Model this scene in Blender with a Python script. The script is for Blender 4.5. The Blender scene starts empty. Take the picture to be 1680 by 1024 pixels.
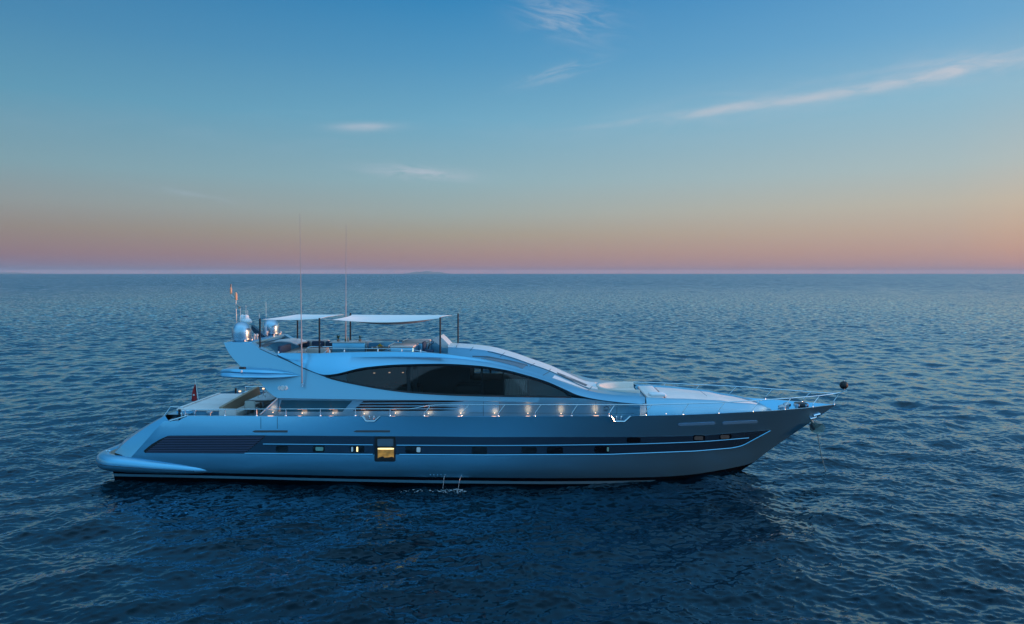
import bpy, math, random
import numpy as np
from mathutils import Vector, Matrix
from mathutils.bvhtree import BVHTree

random.seed(7)
S = bpy.context.scene
COL = S.collection
R = math.radians

# ---------------------------------------------------------------- camera
F, CX, CY = 1120.0, 840.0, 512.0          # focal length and centre, in pixels of the 1680 x 1024 photograph
PITCH, CAMH = R(3.22), 10.6
cd = bpy.data.cameras.new('camera'); cam = bpy.data.objects.new('camera', cd); COL.objects.link(cam)
cam.location = (0, 0, CAMH); cam.rotation_euler = (math.pi/2 - PITCH, 0, 0)
cd.sensor_width = 36; cd.lens = 24.0; cd.clip_start = 0.5; cd.clip_end = 200000
S.camera = cam

# ---------------------------------------------------------------- view
S.view_settings.view_transform = 'Standard'; S.view_settings.look = 'None'
S.view_settings.exposure = 0; S.view_settings.gamma = 1
S.cycles.max_bounces = 8; S.cycles.glossy_bounces = 4; S.cycles.transparent_max_bounces = 8
S.cycles.caustics_reflective = False; S.cycles.caustics_refractive = False
S.cycles.sample_clamp_indirect = 4

def lin(c):
    return tuple(((v/255)/12.92 if v/255 <= .04045 else ((v/255+.055)/1.055)**2.4) for v in c)

# ---------------------------------------------------------------- world: dusk sky, glow to starboard
SUN_AZ, SUN_EL = R(-3), R(2.5)            # azimuth from +X; the afterglow lies off the right edge of the photo
sun_dir = Vector((math.cos(SUN_AZ)*math.cos(SUN_EL), math.sin(SUN_AZ)*math.cos(SUN_EL), math.sin(SUN_EL)))
W = bpy.data.worlds.new('World'); S.world = W; W.use_nodes = True
nt = W.node_tree; nt.nodes.clear(); N, L = nt.nodes, nt.links
def M_(op, a, b=None, c=None, clamp=False):
    n = N.new('ShaderNodeMath'); n.operation = op; n.use_clamp = clamp
    for i, v in enumerate((a, b, c)):
        if v is None: continue
        if isinstance(v, (int, float)): n.inputs[i].default_value = v
        else: L.new(v, n.inputs[i])
    return n.outputs[0]
def mixc(f, a, b):
    n = N.new('ShaderNodeMix'); n.data_type = 'RGBA'; n.clamp_factor = True
    for k, v in ((0, f), (6, a), (7, b)):
        if isinstance(v, (int, float)): n.inputs[k].default_value = v
        elif isinstance(v, tuple): n.inputs[k].default_value = v
        else: L.new(v, n.inputs[k])
    return n.outputs[2]
tc = N.new('ShaderNodeTexCoord'); sp = N.new('ShaderNodeSeparateXYZ'); L.new(tc.outputs['Generated'], sp.inputs[0])
X, Y, Z = sp.outputs
el = M_('DIVIDE', M_('ARCSINE', Z), math.pi/180)              # degrees above the horizon
az = M_('DIVIDE', M_('ARCTAN2', X, Y), math.pi/180)           # degrees right of +Y
hx = M_('SQRT', M_('ADD', M_('ADD', M_('MULTIPLY', X, X), M_('MULTIPLY', Y, Y)), 1e-6))
dt = M_('DIVIDE', M_('ADD', M_('MULTIPLY', X, math.cos(SUN_AZ)), M_('MULTIPLY', Y, math.sin(SUN_AZ))), hx)
pos = M_('DIVIDE', el, 60.0, clamp=True)
def ramp(stops):
    n = N.new('ShaderNodeValToRGB'); n.color_ramp.interpolation = 'LINEAR'
    e = n.color_ramp.elements
    while len(e) < len(stops): e.new(.5)
    for i, (d, c) in enumerate(stops):
        e[i].position = d/60; e[i].color = (*lin(c), 1)
    L.new(pos, n.inputs[0]); return n.outputs[0]
ZEN = [(30, (72, 142, 192)), (45, (106, 160, 204)), (60, (122, 168, 206))]
rL = ramp([(0, (92, 130, 166)), (.35, (110, 120, 150)), (.8, (126, 114, 138)), (1.4, (138, 116, 127)), (2.2, (142, 124, 126)), (3.2, (143, 133, 129)), (5, (141, 149, 151)), (7.6, (124, 158, 170)), (12.4, (92, 150, 178)), (17, (72, 134, 174)), (21.4, (58, 122, 168))] + ZEN)
rC = ramp([(0, (150, 124, 146)), (.7, (160, 128, 134)), (1.6, (165, 138, 132)), (3.2, (163, 155, 140)), (5, (156, 169, 166)), (7.6, (141, 175, 185)), (12.4, (110, 168, 196)), (17, (82, 150, 192)), (21.4, (54, 134, 186))] + ZEN)
rR = ramp([(0, (176, 138, 142)), (.7, (181, 144, 141)), (1.6, (188, 154, 142)), (3.2, (190, 169, 153)), (5, (188, 182, 168)), (7.6, (170, 188, 190)), (12.4, (138, 184, 206)), (17, (106, 166, 206)), (21.4, (84, 150, 200))] + [(30, (88, 150, 196)), (45, (110, 162, 204)), (60, (122, 168, 206))])
rS = ramp([(0, (255, 150, 92)), (.7, (255, 160, 96)), (1.6, (255, 172, 106)), (3.2, (255, 188, 126)), (5, (250, 196, 146)), (7.6, (226, 198, 172)), (12.4, (176, 190, 196)), (17, (128, 170, 198)), (21.4, (96, 150, 190))] + [(30, (116, 164, 202)), (45, (118, 166, 204)), (60, (122, 168, 206))])
def mr(v, a, b):
    n = N.new('ShaderNodeMapRange'); n.interpolation_type = 'LINEAR'
    L.new(v, n.inputs[0]); n.inputs[1].default_value = a; n.inputs[2].default_value = b
    return n.outputs[0]
sky = mixc(mr(dt, -.74, -.15), rL, rC)
sky = mixc(mr(dt, -.15, .49), sky, rR)
sky = mixc(mr(dt, .49, 1.0), sky, rS)
# wisps of cirrus, by direction (azimuth, elevation, half sizes in degrees, tilt, strength)
wx, wy = az, el
def gauss(a0, e0, ra, re, tilt, k, sc, lo, hi):
    ct, st = math.cos(R(tilt)), math.sin(R(tilt))
    u = M_('SUBTRACT', wx, a0); v = M_('SUBTRACT', wy, e0)
    p = M_('ADD', M_('MULTIPLY', u, ct), M_('MULTIPLY', v, st))
    q = M_('SUBTRACT', M_('MULTIPLY', v, ct), M_('MULTIPLY', u, st))
    r2 = M_('ADD', M_('POWER', M_('ABSOLUTE', M_('DIVIDE', p, ra)), 2), M_('POWER', M_('ABSOLUTE', M_('DIVIDE', q, re)), 2))
    g = M_('EXPONENT', M_('MULTIPLY', r2, -1))
    cb = N.new('ShaderNodeCombineXYZ'); L.new(M_('MULTIPLY', p, .16), cb.inputs[0]); L.new(M_('MULTIPLY', q, .75), cb.inputs[1]); cb.inputs[2].default_value = a0
    nz = N.new('ShaderNodeTexNoise'); nz.inputs['Scale'].default_value = sc; nz.inputs['Detail'].default_value = 7; nz.inputs['Roughness'].default_value = .62; nz.inputs['Distortion'].default_value = .7
    L.new(cb.outputs[0], nz.inputs['Vector'])
    m = N.new('ShaderNodeMapRange'); m.interpolation_type = 'SMOOTHSTEP'; L.new(nz.outputs[0], m.inputs[0]); m.inputs[1].default_value = lo; m.inputs[2].default_value = hi
    return M_('MULTIPLY', M_('MULTIPLY', g, m.outputs[0]), k)
wisps = [gauss(4.6, 20.2, 3.4, 1.5, -12, .55, 1.5, .36, .7), gauss(4.0, 16.1, 3.0, .5, 14, .42, 1.6, .34, .66),
         gauss(-12.0, 11.7, 2.3, .30, 3, .75, 1.6, .25, .6), gauss(-7.8, 8.2, 3.8, .5, -3, .75, 1.5, .34, .6),
         gauss(-25, 5.9, 3, .3, -8, .25, 1.5, .4, .7), gauss(34, 14.1, 8, .75, 4, .55, 1.2, .32, .74),
         gauss(26, 13.25, 8, .36, 4, .5, 1.4, .3, .65), gauss(16.8, 12.75, 3.6, .34, 7, .5, 1.5, .25, .6), gauss(24, 13.2, 16, 1.5, 4, .20, .9, .35, .75), gauss(10, 12.2, 5, .25, 6, .22, 1.4, .3, .65), gauss(-20, 11, 22, 1.6, 2, .10, .8, .4, .8)]
tot = wisps[0]
for w in wisps[1:]: tot = M_('ADD', tot, w)
cl = mixc(mr(dt, -.5, .5), (*lin((166, 186, 204)), 1), (*lin((208, 204, 210)), 1))
sky = mixc(M_('MINIMUM', tot, .8), sky, cl)
# the sky behind the camera is plain blue, without the coloured band
back = M_('MULTIPLY', mr(Y, .1, -.6), .85)
sky = mixc(back, sky, (*lin((92, 152, 190)), 1))
# the afterglow itself, off the right edge of the picture, is far brighter than the sky in view
glow = M_('MULTIPLY', M_('POWER', mr(dt, .60, 1.0), 1.5), M_('EXPONENT', M_('MULTIPLY', el, -1/22)))
sc_ = N.new('ShaderNodeVectorMath'); sc_.operation = 'SCALE'; L.new(sky, sc_.inputs[0]); L.new(M_('ADD', M_('ADD', M_('MULTIPLY', glow, 4.4), M_('MULTIPLY', mr(el, 22, 52), .6)), M_('ADD', M_('MULTIPLY', mr(Y, .15, -.5), 1.35), 1.05)), sc_.inputs['Scale']); sky = sc_.outputs[0]
ns = N.new('ShaderNodeTexSky'); ns.sky_type = 'NISHITA'; ns.sun_disc = False
ns.sun_elevation = SUN_EL; ns.sun_rotation = math.pi/2 - SUN_AZ
b1 = N.new('ShaderNodeBackground'); L.new(sky, b1.inputs[0]); b1.inputs[1].default_value = 1.0
b2 = N.new('ShaderNodeBackground'); L.new(ns.outputs[0], b2.inputs[0]); b2.inputs[1].default_value = .05
mx = N.new('ShaderNodeMixShader'); mx.inputs[0].default_value = .06
L.new(b1.outputs[0], mx.inputs[1]); L.new(b2.outputs[0], mx.inputs[2])
wo = N.new('ShaderNodeOutputWorld'); L.new(mx.outputs[0], wo.inputs[0])

# ---------------------------------------------------------------- sun: the last warm light
sd = bpy.data.lights.new('sun', 'SUN'); so = bpy.data.objects.new('sun', sd); COL.objects.link(so)
sd.energy = 3.6; sd.angle = R(7); sd.color = (1, .43, .21)
so.rotation_euler = (-sun_dir).to_track_quat('-Z', 'Y').to_euler(); so.location = sun_dir*200

# ---------------------------------------------------------------- materials
MATS = {}
def mat(name, col=(.5, .5, .5), rough=.5, metal=0.0, emit=None, estr=0, coat=0, spec=.5, bump=0, bscale=20, var=0, vscale=3, alpha=None):
    m = bpy.data.materials.new(name); m.use_nodes = True; t = m.node_tree; p = t.nodes['Principled BSDF']
    p.inputs['Base Color'].default_value = (*col, 1); p.inputs['Roughness'].default_value = rough; p.inputs['Metallic'].default_value = metal
    p.inputs['Coat Weight'].default_value = coat; p.inputs['Coat Roughness'].default_value = .06; p.inputs['Specular IOR Level'].default_value = spec
    if emit: p.inputs['Emission Color'].default_value = (*emit, 1); p.inputs['Emission Strength'].default_value = estr
    tcn = t.nodes.new('ShaderNodeTexCoord')
    if var:
        n = t.nodes.new('ShaderNodeTexNoise'); n.inputs['Scale'].default_value = vscale; n.inputs['Detail'].default_value = 5
        t.links.new(tcn.outputs['Object'], n.inputs['Vector'])
        mrn = t.nodes.new('ShaderNodeMapRange'); t.links.new(n.outputs[0], mrn.inputs[0]); mrn.inputs[1].default_value = .3; mrn.inputs[2].default_value = .7
        mrn.inputs[3].default_value = 1-var; mrn.inputs[4].default_value = 1+var
        mm = t.nodes.new('ShaderNodeVectorMath'); mm.operation = 'SCALE'; mm.inputs[0].default_value = col; t.links.new(mrn.outputs[0], mm.inputs['Scale'])
        t.links.new(mm.outputs[0], p.inputs['Base Color'])
        r2 = t.nodes.new('ShaderNodeMapRange'); t.links.new(n.outputs[0], r2.inputs[0]); r2.inputs[1].default_value = .3; r2.inputs[2].default_value = .7
        r2.inputs[3].default_value = rough*.85; r2.inputs[4].default_value = min(1, rough*1.2); t.links.new(r2.outputs[0], p.inputs['Roughness'])
    if bump:
        n = t.nodes.new('ShaderNodeTexNoise'); n.inputs['Scale'].default_value = bscale; n.inputs['Detail'].default_value = 3
        t.links.new(tcn.outputs['Object'], n.inputs['Vector'])
        b = t.nodes.new('ShaderNodeBump'); b.inputs['Strength'].default_value = bump; b.inputs['Distance'].default_value = .02
        t.links.new(n.outputs[0], b.inputs['Height']); t.links.new(b.outputs[0], p.inputs['Normal'])
    MATS[name] = m; return m
PAINT = mat('silver_blue_paint', (.16, .44, .62), .30, .84, coat=.35, bump=.25, bscale=.8)
PAINTW = mat('pale_gelcoat', (.66, .70, .74), .38, .1, coat=.3, var=.03)
DARKB = mat('dark_blue_paint', (.017, .045, .08), .25, .3, coat=.3)
ANTIF = mat('antifouling', (.003, .005, .009), .9, spec=0, var=.2)
STRIPE = mat('waterline_stripe', (.16, .36, .48), .35, .3)
GRILLE = mat('grille_metal', (.05, .06, .11), .42, .6, var=.1)
BLACK = mat('black_gap', (.004, .005, .008), .5)
CHROME = mat('polished_steel', (.72, .74, .77), .22, 1.0)
STEEL = mat('brushed_steel', (.55, .56, .58), .3, 1.0, var=.08, vscale=30)
DOME = mat('radome_silver', (.36, .50, .60), .26, .92)
BLKT = mat('black_pole_carbon', (.008, .010, .016), .35)
SAIL = mat('sail_cloth', (.84, .75, .72), .8, bump=.1, bscale=8)
CUSH = mat('cushion_white', (.74, .66, .63), .8, bump=.2, bscale=10, var=.04)
CREAM = mat('cushion_cream', (.62, .56, .50), .8, bump=.2, bscale=10, var=.04)
TAN = mat('cushion_tan', (.42, .31, .22), .75, bump=.2, bscale=12, var=.06)
NAVY = mat('cushion_navy', (.03, .06, .12), .8, bump=.2, bscale=12)
TEAK = mat('teak_deck', (.22, .17, .13), .6, var=.15, vscale=6)
DECK = mat('deck_gelcoat', (.34, .42, .48), .5, var=.05)
WOODD = mat('dark_wood', (.08, .045, .03), .45, var=.2, vscale=9)
RED = mat('flag_red', (.40, .015, .02), .8, bump=.2, bscale=20)
WHITE = mat('white_cloth', (.72, .72, .74), .8)
WHTP = mat('white_plastic', (.75, .74, .74), .35)
LEAF = mat('leaf_green', (.04, .085, .03), .6, var=.3, vscale=20)
YEL = mat('fruit_yellow', (.62, .36, .03), .5, var=.3, vscale=30)
POT = mat('clay_pot', (.30, .22, .18), .7)
LAMPSUNSET = mat('sunset_tinted_lamp', (.70, .33, .19), .35)  # pale mast lamps; the sunset's warm light is put into their base colour
WHIP = mat('whip_grey', (.34, .31, .33), .4)
BALL = mat('black_ball', (.006, .006, .008), .65, var=.2)
HPAINT = mat('satin_blue_paint', (.20, .44, .58), .33, .5, coat=.3)
GALV = mat('galvanised', (.20, .245, .235), .5, .3, var=.2, vscale=8)
BROWNM = mat('bronze_slot', (.10, .10, .11), .4, .4)
PALES = mat('pale_slot', (.10, .28, .46), .35, .2)
LAMPE = mat('lamp_glow', (.9, .7, .5), .4, emit=(1, .6, .34), estr=2.2)
LAMPD = mat('dim_lamp', (.9, .7, .5), .4, emit=(1, .6, .35), estr=.9)
WARM = mat('lit_cabin', (.2, .12, .03), .6, emit=(1, .5, .09), estr=.30, var=.3, vscale=6)
tw_ = WARM.node_tree; nz_ = tw_.nodes.new('ShaderNodeTexNoise'); nz_.inputs['Scale'].default_value = 2.2; mr_ = tw_.nodes.new('ShaderNodeMapRange')
tw_.links.new(nz_.outputs[0], mr_.inputs[0]); mr_.inputs[1].default_value = .3; mr_.inputs[2].default_value = .7; mr_.inputs[3].default_value = .10; mr_.inputs[4].default_value = .38
tw_.links.new(mr_.outputs[0], tw_.nodes['Principled BSDF'].inputs['Emission Strength'])
STRIPL = mat('cabin_strip_light', (.9, .8, .5), .5, emit=(1, .74, .25), estr=1.6)
TEALW = mat('curtain_teal', (.10, .24, .24), .7, emit=(.1, .4, .38), estr=.12, var=.3, vscale=25)
BLIND = mat('blind_slats', (.05, .075, .08), .8)
CURT = mat('curtain_pale', (.78, .76, .74), .85)
SALON = mat('salon_dark', (.012, .008, .006), .6, var=.4, vscale=2)
TINT = mat('dark_glass', (.004, .005, .008), .04, spec=.6)
TINTG = mat('grey_roof_glass', (.12, .16, .20), .12, .3, coat=.3)
EMBW = mat('emblem_white', (.80, .82, .84), .4)
EMBD = mat('emblem_dark', (.02, .06, .10), .4)
FOAM = mat('foam_white', (.30, .38, .42), .7)
STREAM = mat('falling_water', (.2, .3, .35), .2)
g = bpy.data.materials.new('tinted_pane'); g.use_nodes = True; t = g.node_tree; t.nodes.clear()
gl = t.nodes.new('ShaderNodeBsdfGlossy'); gl.inputs['Roughness'].default_value = .02; gl.inputs[0].default_value = (.9, .95, 1, 1)
tr = t.nodes.new('ShaderNodeBsdfTransparent'); tr.inputs[0].default_value = (.55, .55, .55, 1)
fr = t.nodes.new('ShaderNodeFresnel'); fr.inputs[0].default_value = 1.5
ms = t.nodes.new('ShaderNodeMixShader'); t.links.new(fr.outputs[0], ms.inputs[0]); t.links.new(tr.outputs[0], ms.inputs[1]); t.links.new(gl.outputs[0], ms.inputs[2])
ot = t.nodes.new('ShaderNodeOutputMaterial'); t.links.new(ms.outputs[0], ot.inputs[0]); PANE = g

# ---------------------------------------------------------------- sea
rng = np.random.default_rng(11)
def ocean_tile(Lt, n, lp, lmin, lmax, slope, chop, wind, spread, ex=3.5):
    k1 = 2*np.pi*np.fft.fftfreq(n, Lt/n); kx, ky = np.meshgrid(k1, k1); k = np.hypot(kx, ky); k[0, 0] = 1
    kp = 2*np.pi/lp; c = np.cos(np.arctan2(ky, kx) - wind)
    P = k**-ex*np.exp(-(kp/k)**2)*((1-spread) + spread*np.maximum(c, 0)**2)
    P *= (k < 2*np.pi/lmin)*(k > 2*np.pi/lmax); P[0, 0] = 0
    A = np.sqrt(P)*(rng.normal(size=(n, n)) + 1j*rng.normal(size=(n, n)))
    h = np.fft.ifft2(A).real; gx, gy = np.gradient(h, Lt/n); s = slope/np.sqrt((gx**2+gy**2).mean()); h *= s
    dx = np.fft.ifft2(-1j*kx/k*A).real*s*chop; dy = np.fft.ifft2(-1j*ky/k*A).real*s*chop
    return Lt, n, h, dx, dy
def samp(tile, x, y):
    Lt, n, *F_ = tile
    u = (x/Lt*n) % n; v = (y/Lt*n) % n; i = np.floor(u).astype(int); j = np.floor(v).astype(int); fu = u-i; fv = v-j
    i %= n; j %= n; i2 = (i+1) % n; j2 = (j+1) % n
    return [f[j, i]*(1-fu)*(1-fv)+f[j, i2]*fu*(1-fv)+f[j2, i]*(1-fu)*fv+f[j2, i2]*fu*fv for f in F_]
TA = ocean_tile(24.0, 640, .85, .13, 2.6, .28, -1.0, R(86), .6, 3.2)
TB = ocean_tile(173.0, 640, 5.0, 1.5, 40.0, .115, -1.0, R(97), .6)
def axis(lo, fine_lo, fine_hi, hi, d, gr):
    a = list(np.arange(fine_lo, fine_hi, d)); s, x = d, a[-1]
    while x < hi: s *= gr; x += s; a.append(x)
    s, x, b = d, fine_lo, []
    while x > lo: s *= gr; x -= s; b.append(x)
    return np.array(b[::-1] + a)
ax = axis(-50000, -29, 29, 50000, .085, 1.0135); ay = axis(-2500, 15, 40, 60000, .072, 1.0072)
GX, GY = np.meshgrid(ax, ay)
sx = np.gradient(ax)[None, :]; sy = np.gradient(ay)[:, None]
cell = np.maximum(np.broadcast_to(sx, GX.shape), np.broadcast_to(sy, GX.shape))
fa = np.clip((.75-cell)/.45, 0, 1); fb = np.clip((4.5-cell)/3, 0, 1)
ca, sa = math.cos(.35), math.sin(.35)
hA, dxA, dyA = samp(TA, GX, GY); hB, dxB, dyB = samp(TB, GX*ca+GY*sa, GY*ca-GX*sa)
# calmer and rougher patches, as gusts leave them
pat = .82+.22*np.sin(GX*.043+1.3*np.sin(GY*.031))*np.sin(GY*.052+.7+1.1*np.sin(GX*.027))
fa0 = fa.copy(); fa = fa*pat
VX = GX + dxA*fa + (dxB*ca-dyB*sa)*fb; VY = GY + dyA*fa + (dxB*sa+dyB*ca)*fb; VZ = hA*fa + hB*fb
nr, nc = GX.shape
me = bpy.data.meshes.new('sea'); me.vertices.add(nr*nc)
me.vertices.foreach_set('co', np.stack([VX, VY, VZ], -1).astype(np.float32).ravel())
ii = (np.arange(nr-1)[:, None]*nc + np.arange(nc-1)[None, :]).ravel()
quads = np.stack([ii, ii+1, ii+nc+1, ii+nc], -1).astype(np.int32)
me.loops.add(quads.size); me.polygons.add(len(quads))
me.loops.foreach_set('vertex_index', quads.ravel()); me.polygons.foreach_set('loop_start', np.arange(0, quads.size, 4, dtype=np.int32))
for nm_, val_ in (('lost_chop', 1-np.clip(fa0, 0, 1)), ('lost_swell', 1-np.clip(fb, 0, 1))):
    at_ = me.attributes.new(nm_, 'FLOAT', 'POINT'); at_.data.foreach_set('value', val_.astype(np.float32).ravel())
me.update(calc_edges=True); me.polygons.foreach_set('use_smooth', np.ones(len(quads), dtype=bool))
m = bpy.data.materials.new('sea_water'); m.use_nodes = True; t = m.node_tree; p = t.nodes['Principled BSDF']
tcn = t.nodes.new('ShaderNodeTexCoord'); geo = t.nodes.new('ShaderNodeNewGeometry')
def vm(op, a, b_=None, sc=None):
    n = t.nodes.new('ShaderNodeVectorMath'); n.operation = op
    for i_, v_ in ((0, a), (1, b_)):
        if v_ is None: continue
        if isinstance(v_, tuple): n.inputs[i_].default_value = v_
        else: t.links.new(v_, n.inputs[i_])
    if sc is not None:
        if isinstance(sc, (int, float)): n.inputs['Scale'].default_value = sc
        else: t.links.new(sc, n.inputs['Scale'])
    return n.outputs[0]
def ripple(scale, k_, rot, fac=None, detail=2):
    mp = t.nodes.new('ShaderNodeMapping'); mp.inputs['Scale'].default_value = (.62, 1.5, 1); mp.inputs['Rotation'].default_value = (0, 0, rot); mp.inputs['Location'].default_value = (scale*7, scale*3, scale)
    t.links.new(tcn.outputs['Object'], mp.inputs['Vector'])
    n = t.nodes.new('ShaderNodeTexNoise'); n.inputs['Scale'].default_value = scale; n.inputs['Detail'].default_value = detail; n.inputs['Roughness'].default_value = .55
    t.links.new(mp.outputs[0], n.inputs['Vector'])
    o_ = vm('SCALE', vm('MULTIPLY', vm('SUBTRACT', n.outputs['Color'], (.5, .5, .5)), (.7, 1, 0)), sc=k_)
    return vm('SCALE', o_, sc=fac) if fac else o_
lostA = t.nodes.new('ShaderNodeAttribute'); lostA.attribute_name = 'lost_chop'; lostB = t.nodes.new('ShaderNodeAttribute'); lostB.attribute_name = 'lost_swell'
nn_ = vm('ADD', geo.outputs['Normal'], ripple(3.2, .30, .12, None, 4))
nn_ = vm('ADD', nn_, vm('ADD', vm('SCALE', (0, -.06, 0), sc=lostA.outputs['Fac']), vm('SCALE', (0, -.08, 0), sc=lostB.outputs['Fac'])))   # steep far waves hide their own backs
nn_ = vm('ADD', nn_, ripple(1.3, .95, .5, lostA.outputs['Fac'], 4))
nn_ = vm('ADD', nn_, ripple(.22, .7, .9, lostB.outputs['Fac'], 3))
nn_ = vm('NORMALIZE', nn_)
t.nodes.remove(p)
df = t.nodes.new('ShaderNodeBsdfDiffuse'); df.inputs[0].default_value = (.001, .010, .016, 1)
gs = t.nodes.new('ShaderNodeBsdfGlossy'); gs.inputs[0].default_value = (.68, .97, 1.14, 1); gs.inputs['Roughness'].default_value = .04
def mm_(op, a, b_):
    n = t.nodes.new('ShaderNodeMath'); n.operation = op
    for i_, v_ in ((0, a), (1, b_)):
        if isinstance(v_, (int, float)): n.inputs[i_].default_value = v_
        else: t.links.new(v_, n.inputs[i_])
    return n.outputs[0]
dn = t.nodes.new('ShaderNodeVectorMath'); dn.operation = 'DOT_PRODUCT'; t.links.new(nn_, dn.inputs[0]); t.links.new(geo.outputs['Incoming'], dn.inputs[1])
fres = mm_('ADD', mm_('MULTIPLY', mm_('POWER', mm_('SUBTRACT', 1.0, mm_('MAXIMUM', dn.outputs['Value'], 0.0)), 4.1), .985), .006)
mxs = t.nodes.new('ShaderNodeMixShader')
for n_ in (df, gs): t.links.new(nn_, n_.inputs['Normal'])
t.links.new(fres, mxs.inputs[0]); t.links.new(df.outputs[0], mxs.inputs[1]); t.links.new(gs.outputs[0], mxs.inputs[2])
t.links.new(mxs.outputs[0], t.nodes['Material Output'].inputs[0])
me.materials.append(m); sea = bpy.data.objects.new('sea', me); COL.objects.link(sea); sea['kind'] = 'structure'
sea['label'] = 'dark blue choppy sea reaching to the horizon'

# distant land and the dark coast behind the camera
def ridge(name, x0, x1, y0, hts, depth, material, label):
    n = len(hts); v, f = [], []
    for i, h in enumerate(hts):
        x = x0+(x1-x0)*i/(n-1)
        v += [(x, y0-depth, -5), (x, y0, h), (x, y0+depth, -5)]
    for i in range(n-1):
        a = 3*i; f += [(a, a+3, a+4, a+1), (a+1, a+4, a+5, a+2)]
    me = bpy.data.meshes.new(name); me.from_pydata(v, [], f); me.materials.append(material)
    o = bpy.data.objects.new(name, me); COL.objects.link(o); o['kind'] = 'structure'; o['label'] = label
    return o
LAND = mat('far_land', (.16, .18, .17), .9, var=.2, vscale=.002)
# ---------------------------------------------------------------- the boat's frame (x forward, y to port = away, z up from the waterline)
YAW = R(-2.5); BO = Vector((-3.05, 37.0, 0))
BM = Matrix.Translation(BO) @ Matrix.Rotation(YAW, 4, 'Z'); BI = BM.inverted()
CB = BI @ Vector((0, 0, CAMH)); RB = BI.to_3x3()
def ray(px, py):
    u, v = (px-CX)/F, (CY-py)/F
    return RB @ Vector((u, math.cos(PITCH)+v*math.sin(PITCH), -math.sin(PITCH)+v*math.cos(PITCH)))
def aty(px, py, y):
    d = ray(px, py); return CB + d*((y-CB.y)/d.y)
def atz(px, py, z):
    d = ray(px, py); return CB + d*((z-CB.z)/d.z)
def pxof(P):
    w = BM @ Vector(P) - Vector((0, 0, CAMH)); dep = w.y*math.cos(PITCH) - w.z*math.sin(PITCH); up = w.y*math.sin(PITCH) + w.z*math.cos(PITCH)
    return CX + F*w.x/dep, CY - F*up/dep
def lerp(pts, x):
    return float(np.interp(x, [p[0] for p in pts], [p[1] for p in pts]))
def curve(pts, x):
    xs = [p[0] for p in pts]; ys = [p[1] for p in pts]
    if x <= xs[0]: return ys[0]
    if x >= xs[-1]: return ys[-1]
    i = int(np.searchsorted(xs, x)-1); i = max(0, min(i, len(xs)-2))
    def sl(j):
        if j == 0: return (ys[1]-ys[0])/(xs[1]-xs[0])
        if j == len(xs)-1: return (ys[-1]-ys[-2])/(xs[-1]-xs[-2])
        a = (ys[j]-ys[j-1])/(xs[j]-xs[j-1]); b = (ys[j+1]-ys[j])/(xs[j+1]-xs[j])
        return 0 if a*b <= 0 else 2*a*b/(a+b)
    h = xs[i+1]-xs[i]; t_ = (x-xs[i])/h; m0, m1 = sl(i)*h, sl(i+1)*h
    return (2*t_**3-3*t_**2+1)*ys[i]+(t_**3-2*t_**2+t_)*m0+(-2*t_**3+3*t_**2)*ys[i+1]+(t_**3-t_**2)*m1

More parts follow.
